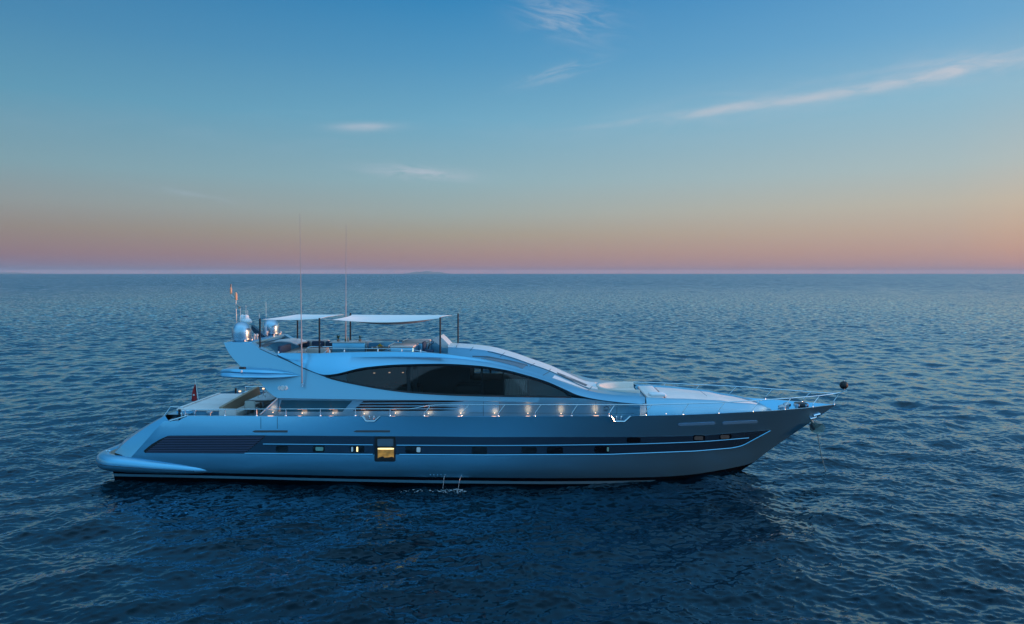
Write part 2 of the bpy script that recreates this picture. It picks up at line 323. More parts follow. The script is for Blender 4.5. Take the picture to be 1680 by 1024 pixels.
# ---------------------------------------------------------------- mesh helpers (boat coordinates)
BASE = {}
class MB:
    def __init__(s): s.v, s.f, s.mi = [], [], []
    def add(s, vs, fs, mi=0):
        o = len(s.v); s.v += [tuple(q) for q in vs]; s.f += [tuple(i+o for i in q) for q in fs]; s.mi += [mi]*len(fs); return s
    def grid(s, rows, mi=0, close=False, flip=False):
        n = len(rows[0]); vs = [q for r in rows for q in r]; fs = []
        for i in range(len(rows)-1):
            for j in range(n if close else n-1):
                a, b_, c, d = i*n+j, i*n+(j+1) % n, (i+1)*n+(j+1) % n, (i+1)*n+j
                fs.append((a, d, c, b_) if flip else (a, b_, c, d))
        return s.add(vs, fs, mi)
    def box(s, lo, hi, mi=0, bev=0.0):
        x0, y0, z0 = lo; x1, y1, z1 = hi
        if bev:
            b = min(bev, (x1-x0)*.45, (y1-y0)*.45, (z1-z0)*.45)
            def ring(i, z): return [(x0+i, y0+b, z), (x0+b, y0+i, z), (x1-b, y0+i, z), (x1-i, y0+b, z), (x1-i, y1-b, z), (x1-b, y1-i, z), (x0+b, y1-i, z), (x0+i, y1-b, z)]
            c = b*.3
            rows = [ring(b, z0), ring(c, z0+c), ring(0, z0+b), ring(0, z1-b), ring(c, z1-c), ring(b, z1)]
            o = len(s.v); s.grid(rows, mi, close=True); k = len(s.v)-o
            s.f += [tuple(o+i for i in range(7, -1, -1)), tuple(o+k-8+i for i in range(8))]; s.mi += [mi, mi]
            return s
        v = [(x0, y0, z0), (x1, y0, z0), (x1, y1, z0), (x0, y1, z0), (x0, y0, z1), (x1, y0, z1), (x1, y1, z1), (x0, y1, z1)]
        return s.add(v, [(0, 3, 2, 1), (4, 5, 6, 7), (0, 1, 5, 4), (1, 2, 6, 5), (2, 3, 7, 6), (3, 0, 4, 7)], mi)
    def tube(s, path, r, n=8, mi=0, cap=True):
        path = [Vector(q) for q in path]; rs = r if isinstance(r, (list, tuple)) else [r]*len(path); rows = []
        for i, q in enumerate(path):
            d = (path[min(i+1, len(path)-1)]-path[max(i-1, 0)]).normalized()
            up = Vector((0, 0, 1)) if abs(d.z) < .9 else Vector((0, 1, 0))
            a = d.cross(up).normalized(); b = a.cross(d).normalized()
            rows.append([q + a*math.cos(2*math.pi*k/n)*rs[i] + b*math.sin(2*math.pi*k/n)*rs[i] for k in range(n)])
        o = len(s.v); s.grid(rows, mi, close=True)
        if cap:
            k = len(rows); s.f += [tuple(o+i for i in range(n)), tuple(o+(k-1)*n+i for i in range(n-1, -1, -1))]; s.mi += [mi, mi]
        return s
    def lathe(s, c, prof, n=24, mi=0):
        c = Vector(c); rows = [[c+Vector((r*math.cos(2*math.pi*k/n), r*math.sin(2*math.pi*k/n), z)) for k in range(n)] for r, z in prof]
        return s.grid(rows, mi, close=True)
    def prism(s, near, far, mi=0):            # two matching outlines joined
        n = len(near); vs = list(near)+list(far)
        fs = [tuple(range(n)), tuple(range(2*n-1, n-1, -1))] + [(i, (i+1) % n, n+(i+1) % n, n+i) for i in range(n)]
        return s.add(vs, fs, mi)
    def mirror(s):
        o = len(s.v); s.half = (o, len(s.f)); s.v += [(x, -y, z) for x, y, z in s.v]; k = len(s.f)
        s.f += [tuple(i+o for i in reversed(f)) for f in s.f]; s.mi += s.mi[:k]; return s
    def build(s, name, mats, parent=None, smooth=35, normals=True):
        if getattr(s, 'half', None) and min(abs(q[1]) for q in s.v[:s.half[0]]) > .03:     # port and starboard are two parts
            nv, nf = s.half; a, c = MB(), MB()
            a.v, a.f, a.mi = s.v[:nv], s.f[:nf], s.mi[:nf]
            c.v, c.f, c.mi = s.v[nv:], [tuple(i-nv for i in f) for f in s.f[nf:]], s.mi[nf:]
            o = a.build(name, mats, parent, smooth, normals); c.build(name, mats, parent, smooth, normals); return o
        b = BASE.get(parent.name, Vector((0, 0, 0))) if parent else Vector((0, 0, 0))
        me = bpy.data.meshes.new(name); me.from_pydata([tuple(Vector(q)-b) for q in s.v], [], s.f)
        for q in (mats if isinstance(mats, (list, tuple)) else [mats]): me.materials.append(q)
        me.polygons.foreach_set('material_index', s.mi)
        if normals:
            import bmesh
            bm = bmesh.new(); bm.from_mesh(me); bmesh.ops.remove_doubles(bm, verts=bm.verts, dist=1e-5); bmesh.ops.recalc_face_normals(bm, faces=bm.faces); bm.to_mesh(me); bm.free()
        if smooth:
            me.polygons.foreach_set('use_smooth', [True]*len(me.polygons)); me.set_sharp_from_angle(angle=R(smooth))
        me.update()
        o = bpy.data.objects.new(name, me); COL.objects.link(o); BASE[o.name] = b
        if parent: o.parent = parent
        else: o.matrix_world = BM
        return o
def tag(o, label, cat, group=None, kind=None):
    o['label'] = label
    if cat: o['category'] = cat
    if group: o['group'] = group
    if kind: o['kind'] = kind
    return o
def thing(name, label, cat, base=(0, 0, 0), group=None):
    o = bpy.data.objects.new(name, None); COL.objects.link(o); o.empty_display_size = .3
    o.matrix_world = BM @ Matrix.Translation(Vector(base)); BASE[o.name] = Vector(base)
    return tag(o, label, cat, group)

yacht = thing('yacht', 'long silver blue motor yacht lying at anchor with its deck lamps lit', 'yacht')

# ================================================================ HULL
def bfun(B, x0, xs, p, aft=.07):
    def f(x):
        if x > x0: return B*max(0, 1-((x-x0)/(xs-x0))**p) if x < xs else 0.0
        return B*(1-aft*((x0-x)/(x0+20))**2)
    return f
def hline(ctrl, B, x0, p, pxs, smooth=True, grow=0):
    stem = aty(ctrl[-1][0], ctrl[-1][1], 0); f0 = bfun(B, x0, stem.x, p)
    def f(x): w = max(0, min(1, (x+11)/11)); return f0(x)*(1+grow*w*w*(3-2*w))
    out = []
    for px in pxs:
        py = (curve if smooth else lerp)(ctrl, px)
        x = aty(px, py, -B).x
        for _ in range(60):
            P = aty(px, py, -f(x)); x = .6*x+.4*P.x
        P = aty(px, py, -f(x))
        out.append(P)
    out[-1] = stem
    return out
def us(a, b, n=110, extra=()):
    q = [a+(b-a)*(1-(1-i/(n-1))**1.35) for i in range(n)]
    return q
NU = 150
SHEER = [(277, 691), (300, 690.5), (307, 682.5), (420, 683), (594.5, 683), (602.5, 691.5), (616.5, 691.5), (623.5, 683.2), (800, 683.6), (1003, 683.8), (1010.5, 692), (1027.5, 692), (1035, 683.2), (1060, 682.2), (1120, 681), (1180, 678.5), (1240, 675.5), (1271, 674), (1325, 669.5), (1358, 665.5), (1373, 663.5)]
CREASE = [(256, 704), (400, 704), (740, 704.5), (1000, 704.5), (1140, 701), (1250, 693), (1318, 684), (1347, 681)]
LOWC = [(203, 764), (400, 767), (600, 770), (800, 770), (1000, 766), (1140, 755), (1220, 745), (1259, 741)]
BOOT = [(185, 772), (440, 778), (600, 781.5), (740, 783), (900, 784.5), (1000, 784), (1080, 782.5), (1130, 779), (1180, 771.5), (1222, 763), (1238, 758)]
WL = [(188, 787), (360, 790), (600, 796), (740, 799), (900, 800), (1000, 799.5), (1080, 797), (1140, 792), (1180, 785), (1207, 778)]
def pxsamp(ctrl, must=()):
    a, b = ctrl[0][0], ctrl[-1][0]
    base = us(a, b, NU)
    for m_ in must:
        i = min(range(1, NU-1), key=lambda k: abs(base[k]-m_)); base[i] = m_
    return base
must = [p[0] for p in SHEER[1:-1]]
pS = sorted(pxsamp(SHEER, must))
SHEER0 = [(277, 682.5)]+[q for q in SHEER if q[0] > 303 and not (590 < q[0] < 630 or 1002 < q[0] < 1036)]
l0 = hline(SHEER0, 3.72, 3.0, 2.5, pS, smooth=False, grow=.05)
frac = [(p_-pS[0])/(pS[-1]-pS[0]) for p_ in pS]
def along(ctrl): return [p_+(ctrl[0][0]-pS[0])*(1-q)**4+(ctrl[-1][0]-pS[-1])*q**4 for p_, q in zip(pS, frac)]
l1 = hline(CREASE, 3.86, 2.5, 2.3, along(CREASE))
for i, p_ in enumerate(pS):                    # the notches cut down into the bulwark
    if p_ < 307.1 or 594 < p_ < 624 or 1002.9 < p_ < 1035.1:
        y0_, y1_ = pxof(l0[i])[1], pxof(l1[i])[1]; l0[i] = l0[i].lerp(l1[i], max(0, (lerp(SHEER, p_)-y0_)/(y1_-y0_)))
l4 = hline(LOWC, 3.87, 1.0, 2.0, along(LOWC))
l5 = hline(BOOT, 3.76, 0.0, 2.0, along(BOOT))
off = lambda c, d: [(a, b_+d) for a, b_ in c]
STR1 = off(BOOT, 0); 
def blend(a, b_, q): return [A.lerp(B_, q) for A, B_ in zip(a, b_)]
lw = hline(WL, 3.52, -1.0, 1.9, along(WL))
ls1, ls2 = blend(l5, lw, .34), blend(l5, lw, .62)
lb = [Vector((q.x-.4, q.y*.72, -1.1)) for q in lw]; lk = [Vector((q.x-1.2, 0, -1.6)) for q in lw]
# the smooth flare between the crease and the lower crease
hull = MB()
l2, l3 = blend(l1, l4, .33), blend(l1, l4, .67)
for i, q in enumerate(frac):
    h = .10*max(0, (q-.55)/.45)*(1-q)*2.4
    l2[i] = l2[i]+Vector((0, h*.9, 0)); l3[i] = l3[i]+Vector((0, h, 0))
hull.grid([l0, l1], 0); hull.grid([l1, l2, l3, l4], 0); hull.grid([l4, l5], 0); hull.grid([l5, ls1], 1)
nst = max(i for i, q in enumerate(lw) if pxof(q)[0] < 1072)
hull.grid([ls1[:nst+1], ls2[:nst+1]], 2); hull.grid([ls1[nst:], ls2[nst:]], 1)
hull.grid([ls2, lw, lb, lk], 1)
# quarter: rounded corner into the raked transom
A_ = [(201, 747), (230, 724), (256, 704), (277, 691)]; T_ = [(187, 744), (200, 726), (219, 711), (244, 696), (262, 686), (275, 679)]
def resamp(pts, n):
    d = np.cumsum([0]+[math.dist(pts[i], pts[i+1]) for i in range(len(pts)-1)]); d = d/d[-1]
    q = np.linspace(0, 1, n); return [(curve(list(zip(d, [p[0] for p in pts])), s_), curve(list(zip(d, [p[1] for p in pts])), s_)) for s_ in q]
aedge = [aty(x, y, -3.58+.05*i/11) for i, (x, y) in enumerate(resamp(A_, 12))]
aedge[0] = aty(201, 747, -3.50)
tedge = [aty(x, y, -2.75) for x, y in resamp(T_, 12)]
medge = [a.lerp(b_, .5)+Vector((-.10, -.10, .10)) for a, b_ in zip(aedge, tedge)]
# the hull side's own aft end, closed down to the keel
side_aft = [l0[0], l1[0]]
hull.grid([aedge, medge, tedge], 0)
hull.grid([tedge, [Vector((q.x+.01, q.y+.12, q.z-.01)) for q in tedge], [Vector((q.x+.01, q.y+.2, q.z-.01)) for q in tedge], [Vector((q.x+.01, 0, q.z-.01)) for q in tedge]], 0)
Tq = tedge[-1]; hull.add([(Tq.x-.02, Tq.y-.1, Tq.z-.015), (Tq.x+1.1, Tq.y-.1, Tq.z-.015), (Tq.x+1.1, 0, Tq.z-.015), (Tq.x-.02, 0, Tq.z-.015)], [(0, 1, 2, 3)], 0)
# fill between the side's aft end and the corner edge (below the crease)
lowA = [l1[0], aedge[4], aedge[2], aedge[0], l4[0], l5[0]]
fill = [aedge[i] for i in range(12) if aedge[i].z < l1[0].z-.02]
hull.add([l1[0]]+fill[::-1]+[l4[0]], [tuple(range(len(fill)+2))], 0)
top = [aedge[i] for i in range(12) if aedge[i].z > l1[0].z+.02]
hull.add([l0[0]]+top[::-1]+[l1[0]], [tuple(range(len(top)+2))], 0)
low = [l4[0], l5[0], ls1[0], ls2[0], lw[0], lb[0], lk[0]]
hull.grid([[aedge[0]]+low[1:], [Vector((q.x-.0, 0, q.z)) for q in [aedge[0]]+low[1:]]], 1)
hull.add([l4[0], aedge[0], l5[0]], [(0, 1, 2)], 0)
# bulwark cap and inside
cap = [Vector((q.x-.02, min(0, q.y+.14), q.z)) for q in l0]
inn = []
for q, q1_ in zip(l0, l1):
    w_ = (q.z-2.98)/max(.05, q.z-q1_.z); w_ = max(0, min(1, w_)); e_ = q.lerp(q1_, w_); inn.append(Vector((e_.x-.05, min(0, e_.y+.2), 2.98)))
hull.grid([l0, cap], 0); hull.grid([cap, inn], 0)
hull.mirror()
hull_o = hull.build('hull', [PAINT, ANTIF, STRIPE, PAINTW], yacht, smooth=28)
HB = BVHTree.FromPolygons([Vector(q) for q in hull.v], hull.f)
dk = MB(); dk.grid([[Vector((q.x, q.y-.02, 3.0)) for q in inn], [Vector((q.x, 0, 3.0)) for q in inn]]); dk.mirror()
dk.build('deck', DECK, yacht, normals=True)

def hit(px, py, bv, off_=.006):
    d = ray(px, py).normalized(); P, n_, _, _ = bv.ray_cast(CB, d, 200)
    if P is None or P.y > 1.6: return None, None
    if n_.dot(d) > 0: n_ = -n_
    return P + n_*off_, n_
def polyp(pts, s_):
    d = np.cumsum([0]+[math.dist(pts[i], pts[i+1]) for i in range(len(pts)-1)]); d = d/d[-1]
    return float(np.interp(s_, d, [p[0] for p in pts])), float(np.interp(s_, d, [p[1] for p in pts]))
def patch(mb, top_, bot_, bv, nc_=20, nr_=3, off_=.008, mi=0, mirror=True):
    """a thin panel lying on a surface, between an upper and a lower line"""
    rows, back_ = [], []
    for j in range(nr_):
        w = j/(nr_-1); r_, k_ = [], []
        for i in range(nc_):
            a = polyp(top_, i/(nc_-1)); c = polyp(bot_, i/(nc_-1))
            P, n_ = hit(a[0]+(c[0]-a[0])*w, a[1]+(c[1]-a[1])*w, bv, off_)
            if P is None: P, n_ = (r_[-1], None) if r_ else (aty(a[0], a[1], -3.6), None)
            r_.append(P); k_.append(P-(n_ or Vector((0, -1, 0)))*(off_+.03))
        rows.append(r_); back_.append(k_)
    mb.grid(rows, mi)
    bo = rows[0] + [r_[-1] for r_ in rows[1:]] + rows[-1][-2::-1] + [r_[0] for r_ in rows[-2:0:-1]]
    bi = back_[0] + [r_[-1] for r_ in back_[1:]] + back_[-1][-2::-1] + [r_[0] for r_ in back_[-2:0:-1]]
    mb.grid([bo, bi], mi, close=True)
    return mb
def ptube(mb, pts, bv, r_, n=24, off_=.01, mi=0):
    path = []
    for i in range(n):
        P, _ = hit(*polyp(pts, i/(n-1)), bv, off_)
        if P is not None: path.append(P)
    return mb.tube(path, r_, 6, mi)
def rr(x0, y0, x1, y1, r_=2.0):            # rounded rectangle as upper and lower lines
    k = .3*r_
    return ([(x0, y0+r_), (x0+k, y0+k), (x0+r_, y0), (x1-r_, y0), (x1-k, y0+k), (x1, y0+r_)],
            [(x0, y1-r_), (x0+k, y1-k), (x0+r_, y1), (x1-r_, y1), (x1-k, y1-k), (x1, y1-r_)])
# dark side band with its two bright lips
BT = [(405, 714.3), (440, 714.5), (600, 715.5), (700, 716), (800, 717), (1000, 716.8), (1140, 715), (1200, 710.5), (1264, 705.3)]
BBt = [(405, 743.8), (440, 744), (600, 745.5), (800, 746.5), (1000, 745.5), (1140, 740), (1200, 735), (1217, 731.5), (1264, 706.2)]
bt2 = [(p_, curve(BT, p_)) for p_ in np.linspace(402, 1263.5, 120)]; bb2 = [(p_, lerp(BBt, p_)) for p_ in np.linspace(402, 1263.5, 120)]
mb = MB(); patch(mb, bt2, bb2, HB, 120, 6, .012); mb.mirror(); band = mb.build('hull_band', DARKB, yacht)
for part_ in ([q for q in bb2 if q[0] < 613], [q for q in bb2 if q[0] > 650.5]):
    mb = MB(); ptube(mb, part_, HB, .032, 80, .016); mb.mirror(); mb.build('band_lip', PAINT, band)
for seg in ([(432, 728.6), (612, 730)], [(651, 730.5), (800, 731), (1000, 729.3), (1140, 725), (1228, 718.3)]):
    mb = MB(); ptube(mb, [(q, curve(seg, q)) for q in np.linspace(seg[0][0], seg[-1][0], 60)], HB, .026, 60, .016); mb.mirror(); mb.build('band_rail', PAINT, band)
# engine-room grille
mb = MB(); patch(mb, [(236, 739.5), (248, 729.5), (262, 721), (276, 714.8), (437, 714.3)], [(238, 743), (260, 743.3), (402, 744)], HB, 50, 5, .018)
gr = mb.build('side_grille', BLACK, yacht)
mb = MB()
for i in range(10):
    y_ = 717+i*2.75; x0 = 273-(y_-716)*1.35 if y_ < 735 else 247-(y_-735)*1.2; x1 = 435-(y_-716)*1.17
    ptube(mb, [(x0+2, y_), (x1-1, y_+.3)], HB, .030, 16, .022)
mb.build('grille_slats', GRILLE, gr)
# slots, panel seams, portholes
for (x0, y0, x1, y1, mt) in ((414, 706, 472, 709.6, BROWNM), (580, 706, 640, 709.4, BROWNM)):
    mb = MB(); patch(mb, [(x0, y0+2), (x0+2, y0), (x1, y0)], [(x0, y0+2.2), (x0+2, y1), (x1, y1)], HB, 12, 3, .014); mb.build('fairing_slot', mt, yacht)
for (x0, y0, x1, y1, dy) in ((1112, 694.6, 1174, 698.8, -2.6), (1185, 692.2, 1243, 696.6, -2.8)):
    mb = MB(); a, c = rr(x0, y0, x1, y1, 1.9); f_ = lambda q: (q[0], q[1]+dy*(q[0]-x0)/(x1-x0)); patch(mb, [f_(q) for q in a], [f_(q) for q in c], HB, 24, 3, .016); mb.build('hull_light_slot', PALES, yacht)
mb = MB()
for x_ in (428, 455): mb = MB(); patch(mb, [(x_-.35, 684.5), (x_+.35, 684.5)], [(x_-.35, 703.5), (x_+.35, 703.5)], HB, 2, 4, .004); mb.build('boarding_gate_seam', BLACK, yacht)
PORT = [(453.5, 732, 472, 741), (514, 731.5, 532, 741), (575, 732, 597, 742), (666, 732.5, 690, 743), (775, 733.5, 798.5, 745), (856, 734, 880, 742.5), (898, 734, 923, 743.5), (976, 732.5, 999, 742), (1029, 718, 1050, 725), (1138, 714.5, 1156, 722.5), (1181, 712.5, 1199, 720.5)]
for k, (x0, y0, x1, y1) in enumerate(PORT):
    mb = MB(); a, c = rr(x0-.8, y0-.8, x1+.8, y1+.8, 2.2); patch(mb, a, c, HB, 14, 4, .020); fr_ = mb.build('porthole', TINT, yacht)
    mb = MB()
    if k == 1: patch(mb, *rr(x0+4, y0+1.8, x1-1.5, y1-1.6, 1), HB, 10, 3, .026); mb.build('curtain', TEALW, fr_)
    if k == 2:
        patch(mb, *rr(x0+10, y0+1, x0+12.6, y1-1, .6), HB, 6, 3, .026); mb.build('lit_gap', STRIPL, fr_)
        mb = MB(); patch(mb, *rr(x0+1.5, y0+1.2, x0+4.4, y1-1.2, .6), HB, 6, 3, .026); mb.build('curtain', CURT, fr_)
    if k == 3: patch(mb, *rr(x1-6.3, y0+1.2, x1-.2, y1-1.2, 1.2), HB, 8, 3, .026); mb.build('curtain', CURT, fr_)
    if k == 7: patch(mb, *rr(x1-3.5, y0+.8, x1-.2, y1-1.6, 1), HB, 8, 3, .026); mb.build('curtain', TEALW, fr_)
    if k in (9, 10):
        patch(mb, *rr(x0+1, y0+1, x1-3, y1-1, 1.2), HB, 10, 3, .026); mb.build('blind', BLIND, fr_)
# big square cabin window, lamp lit
mb = MB(); patch(mb, *rr(614.5, 716.3, 649, 757.3, 1.8), HB, 16, 8, .026); wf = mb.build('cabin_window', BLACK, yacht); wf['label'] = 'large square hull window glowing amber'
mb = MB(); patch(mb, *rr(619.5, 720, 645.5, 732, .6), HB, 8, 4, .032); mb.build('upper_pane', TINTG, wf)
mb = MB(); patch(mb, *rr(620, 737.4, 646.3, 752, .5), HB, 10, 5, .032); mb.build('lower_pane', WARM, wf)
mb = MB(); patch(mb, *rr(620, 734.8, 646.3, 737.3, .3), HB, 8, 3, .034); mb.build('strip_light', STRIPL, wf)
mb = MB(); patch(mb, [(621, 750.5), (625, 749.5), (628, 748.5), (631, 750.5), (638, 750), (643, 749), (646, 750)], [(621, 752), (646, 752)], HB, 20, 3, .036); mb.build('bed_pillows', SALON, wf)
# discharge fittings
for x_ in (706, 711.8, 717.6, 723.6, 730, 757):
    P, n_ = hit(x_, 779.8 if x_ < 740 else 780.6, HB, .012); mb = MB(); mb.tube([P-n_*.03, P+n_*.02], .035, 8); mb.build('discharge_fitting', CHROME, yacht)
# notched fairleads with bright trim and bollards
for pts in ([(594.5, 683), (602.5, 691.5), (616.5, 691.5), (623.5, 683.2)], [(1003, 683.8), (1010.5, 692), (1027.5, 692), (1035, 683.2)], [(277, 691), (300, 690.5), (307, 682.5)]):
    path = []
    for q in pts:
        i = min(range(len(l0)), key=lambda k: abs(pxof(l0[k])[0]-q[0])); path.append(l0[i]+Vector((0, -.01, .01)))
    mb = MB(); mb.tube(path, .038, 8); mb.tube([q+Vector((0, .12, 0)) for q in path], .03, 8); mb.mirror(); fl = mb.build('fairlead', CHROME, yacht)
    c = sum(path[1:3], Vector())/2 if len(path) > 3 else (path[0]+path[1])/2+Vector((.1, 0, 0))
    for sgn in (-1, 1):
        mb = MB(); q = c+Vector((sgn*.10, .35, -.25)); mb.tube([q, q+Vector((sgn*.02, 0, .42))], .045, 8); mb.tube([q+Vector((sgn*.02, 0, .40)), q+Vector((sgn*.05, 0, .45))], .06, 8); mb.build('bollard', CHROME, fl)
mb = MB(); q_ = [aty(x, y, la) for x, y, la in ((272, 690, -3.45), (308, 690, -3.5))]; zq = min(q.z for q in q_)-.03
mb.box((q_[0].x, -3.36, zq-.04), (q_[1].x+.05, -2.3, zq), bev=.01); mb.mirror(); mb.build('quarter_deck', DECK, yacht)
# stern: rubbing pod that runs round the swim platform
def podz(px, y): return None
tipx = aty(356, 770, -3.62).x
plan = []
ZC = [(160, .98), (200, .96), (250, .86), (300, .76), (356, .66)]; HZ = [(160, .40), (210, .40), (260, .33), (300, .26), (330, .17), (345, .09), (356, .01)]; HW = [(160, .42), (250, .42), (320, .28), (356, .02)]
for px in (356, 352, 345, 335, 320, 305, 290, 270, 250, 230, 210, 200):
    P = aty(px, 765, -3.75); plan.append((P.x, -3.55, lerp(ZC, px), lerp(HZ, px), lerp(HW, px)))
xa = aty(166, 758, -2.4).x+.40
x1 = plan[-1][0]; rc = 1.15
for k in range(1, 10):
    a = k/9*math.pi/2
    plan.append((x1-.25*0 - (x1-(xa+.0))*math.sin(a)**1.0, -3.55+rc*(1-math.cos(a)), .97, .40, .42))
plan += [(xa, y_, .97, .40, .42) for y_ in (-1.6, -.8, 0)]
plan2 = plan + [(a, -b_, c, d, e) for a, b_, c, d, e in plan[-2::-1]]
rows = []
for i, (x, y, zc, hz, hw) in enumerate(plan2):
    a, b_ = plan2[max(i-1, 0)], plan2[min(i+1, len(plan2)-1)]
    tdir = Vector((b_[0]-a[0], b_[1]-a[1], 0)).normalized(); nn = Vector((tdir.y, -tdir.x, 0))
    if nn.dot(Vector((x+10, y, 0))) < 0: nn = -nn
    rows.append([Vector((x, y, zc)) + nn*hw*math.copysign(abs(math.cos(q))**.8, math.cos(q)) + Vector((0, 0, hz*math.copysign(abs(math.sin(q))**.8, math.sin(q)))) for q in [2*math.pi*k/20 for k in range(20)]])
mb = MB(); mb.grid(rows, close=True); pod = mb.build('swim_platform', PAINT, yacht, smooth=50)
PB = BVHTree.FromPolygons([Vector(q) for q in mb.v], mb.f)
groove = []
for i, (x, y, zc, hz, hw) in enumerate(plan2):
    if i < 4 or i > len(plan2)-5: continue
    a, b_ = plan2[max(i-1, 0)], plan2[min(i+1, len(plan2)-1)]; tdir = Vector((b_[0]-a[0], b_[1]-a[1], 0)).normalized(); nn = Vector((tdir.y, -tdir.x, 0))
    if nn.dot(Vector((x+10, y, 0))) < 0: nn = -nn
    groove.append(Vector((x, y, zc-.02+.0*hz))+nn*(hw+.004))
mb = MB(); mb.tube(groove, .022, 6); mb.build('rubbing_strip', DARKB, pod)
mb = MB(); pl = [(x, y) for x, y, *_ in plan2 if x < x1+.2]
mb.add([(x, y, 1.33) for x, y in pl], [tuple(range(len(pl)))]); mb.build('teak_platform', TEAK, pod)
mb = MB(); P = aty(178, 744, -3.0); mb.tube([P, P+Vector((0, 0, .16))], .05, 8); mb.tube([P+Vector((-.12, 0, .14)), P+Vector((.12, 0, .14))], .03, 8); mb.build('cleat', CHROME, pod)

# ================================================================ DECKHOUSE
def lside(py): return -3.05 + (654-py)/92*.55
R2 = [(455, 584), (472, 591.5), (500, 605), (545, 622), (600, 634), (640, 640.5), (680, 645), (760, 649.3), (860, 651.3), (935, 652.5), (950, 653.5), (985, 657.8), (1020, 661.8), (1050, 664.5)]
R3 = [(455, 583.6), (472, 591.1), (500, 604.6), (535, 617), (600, 605.5), (660, 600.5), (720, 599.5), (780, 602.5), (830, 610), (870, 620.5), (900, 630.5), (925, 642), (937, 649.5), (950, 652.3), (985, 657.2), (1020, 661.3), (1050, 664)]
R4 = [(455, 583.3), (472, 590.8), (500, 604.2), (535, 615), (600, 602.5), (660, 597.8), (720, 596.8), (780, 599.6), (830, 607), (870, 617.2), (900, 627), (925, 638), (950, 648.8), (985, 656.2), (1020, 660.4), (1050, 663)]
R5 = [(455, 583), (472, 590.2), (550, 587.5), (600, 586), (650, 585), (700, 585.6), (740, 587.4), (800, 594.5), (850, 606), (900, 621.2), (950, 638.3), (985, 646.2), (1020, 649.8), (1050, 652)]
R6 = [(455, 582), (460, 579.6), (520, 580), (560, 578.6), (640, 577.4), (690, 578.4), (725, 580.8), (750, 583.8), (790, 589.8), (850, 604), (900, 619.5), (950, 636.8), (985, 645), (1010, 648), (1050, 650.5)]
R7 = [(735, 574.5), (760, 576), (800, 581), (840, 591), (870, 601), (900, 611), (930, 624), (968, 639.5), (1000, 643.5), (1050, 647.5)]
R8 = [(735, 569.5), (760, 571), (800, 575.5), (840, 586), (870, 596.5), (900, 607), (930, 620.5), (968, 636.5), (1000, 641), (1050, 645)]
R10 = [(735, 565.8), (760, 567.4), (800, 571.6), (830, 579.4), (870, 593), (900, 603.6), (930, 617), (968, 632.6), (1000, 638), (1050, 642.5)]
cols = sorted(set([455, 457.5, 460, 463, 467, 472] + list(np.linspace(478, 1050, 116)) + [535.0, 735.0, 937.0]))
def row(ctrl, lat, cs=cols, f=curve): return [aty(c, f(ctrl, c), lat(c, f(ctrl, c)) if callable(lat) else lat) for c in cs]
R1 = [(455, 653.3), (585, 655.5), (760, 657.5), (900, 661), (1050, 671)]
r1 = row(R1, lambda c, y: -3.05); r2 = row(R2, lambda c, y: lside(y)); 
def recess(c): return lerp([(455, .26), (600, .26), (760, .02), (1050, .01)], c)
r1b = [aty(c, curve(R1, c)+.9, -3.05+recess(c)) for c in cols]
r0 = [aty(c, 690, -3.05+recess(c)) for c in cols]; 
mb = MB(); mb.grid([r0, r1b], 0); mb.grid([r1b, r1], 0); mb.grid([r1, r2], 0)
# front: turns in round the forward corner
fr0 = [r2[-1], r1[-1], r1b[-1], r0[-1]]
fr1 = [Vector((q.x+.38, q.y+.45, q.z)) for q in fr0]; fr2 = [Vector((q.x+.55, 0, q.z)) for q in fr0]
mb.grid([fr0, fr1, fr2], 0)
mb.mirror(); house = mb.build('deckhouse', HPAINT, yacht, smooth=30)
HS = BVHTree.FromPolygons([Vector(q) for q in mb.v], mb.f)
lat4 = lambda c, y: lerp([(455, -2.64), (500, -2.85), (560, -3.06), (900, -3.16), (1000, -3.1), (1050, -2.95)], c)
lat5 = lambda c, y: lerp([(455, -2.62), (500, -2.62), (740, -2.58), (900, -2.55), (1050, -2.35)], c)
lat6 = lambda c, y: lerp([(455, -2.56), (500, -2.54), (740, -2.5), (900, -2.45), (1050, -2.25)], c)
lat3 = lambda c, y: min(lside(y)+.02, -2.6)
r3 = row(R3, lambda c, y: lerp([(455, -2.63), (535, -2.82), (560, -2.78), (900, -2.9), (1050, -2.9)], c)); r4 = row(R4, lat4); r5 = row(R5, lat5); r6 = row(R6, lat6)
r4m = [a.lerp(b_, .5)+Vector((0, -.05, .05)) for a, b_ in zip(r4, r5)]
mb = MB(); mb.grid([r2, r3], 0) if False else None
mb.grid([r3, r4], 0); mb.grid([r4, r4m, r5], 0); mb.grid([r5, r6], 0)
iaft = [i for i, c in enumerate(cols) if c <= 735.01]
r6i = [q+Vector((0, .16, .01)) for q in r6]
FZ = 5.92
mb.grid([[r6[i] for i in iaft], [r6i[i] for i in iaft]], 0)
mb.grid([[r6i[i] for i in iaft], [Vector((r6i[i].x, r6i[i].y+.06, FZ)) for i in iaft]], 0)
nose = [r3[-1], r4[-1], r4m[-1], r5[-1], r6[-1]]
mb.grid([nose, [Vector((q.x+.30, q.y+.32, q.z-.02*k)) for k, q in enumerate(nose)], [Vector((q.x+.36, q.y+.9, q.z-.05)) for q in nose]], 0)
mb.mirror(); brow = mb.build('roof_brow', PAINT, yacht, smooth=30)
mb = MB(); fx = [Vector((r6i[i].x, r6i[i].y+.04, FZ)) for i in iaft]; mb.grid([fx, [Vector((q.x, 0, FZ)) for q in fx]]); mb.mirror(); mb.build('flybridge_floor', TEAK, yacht)
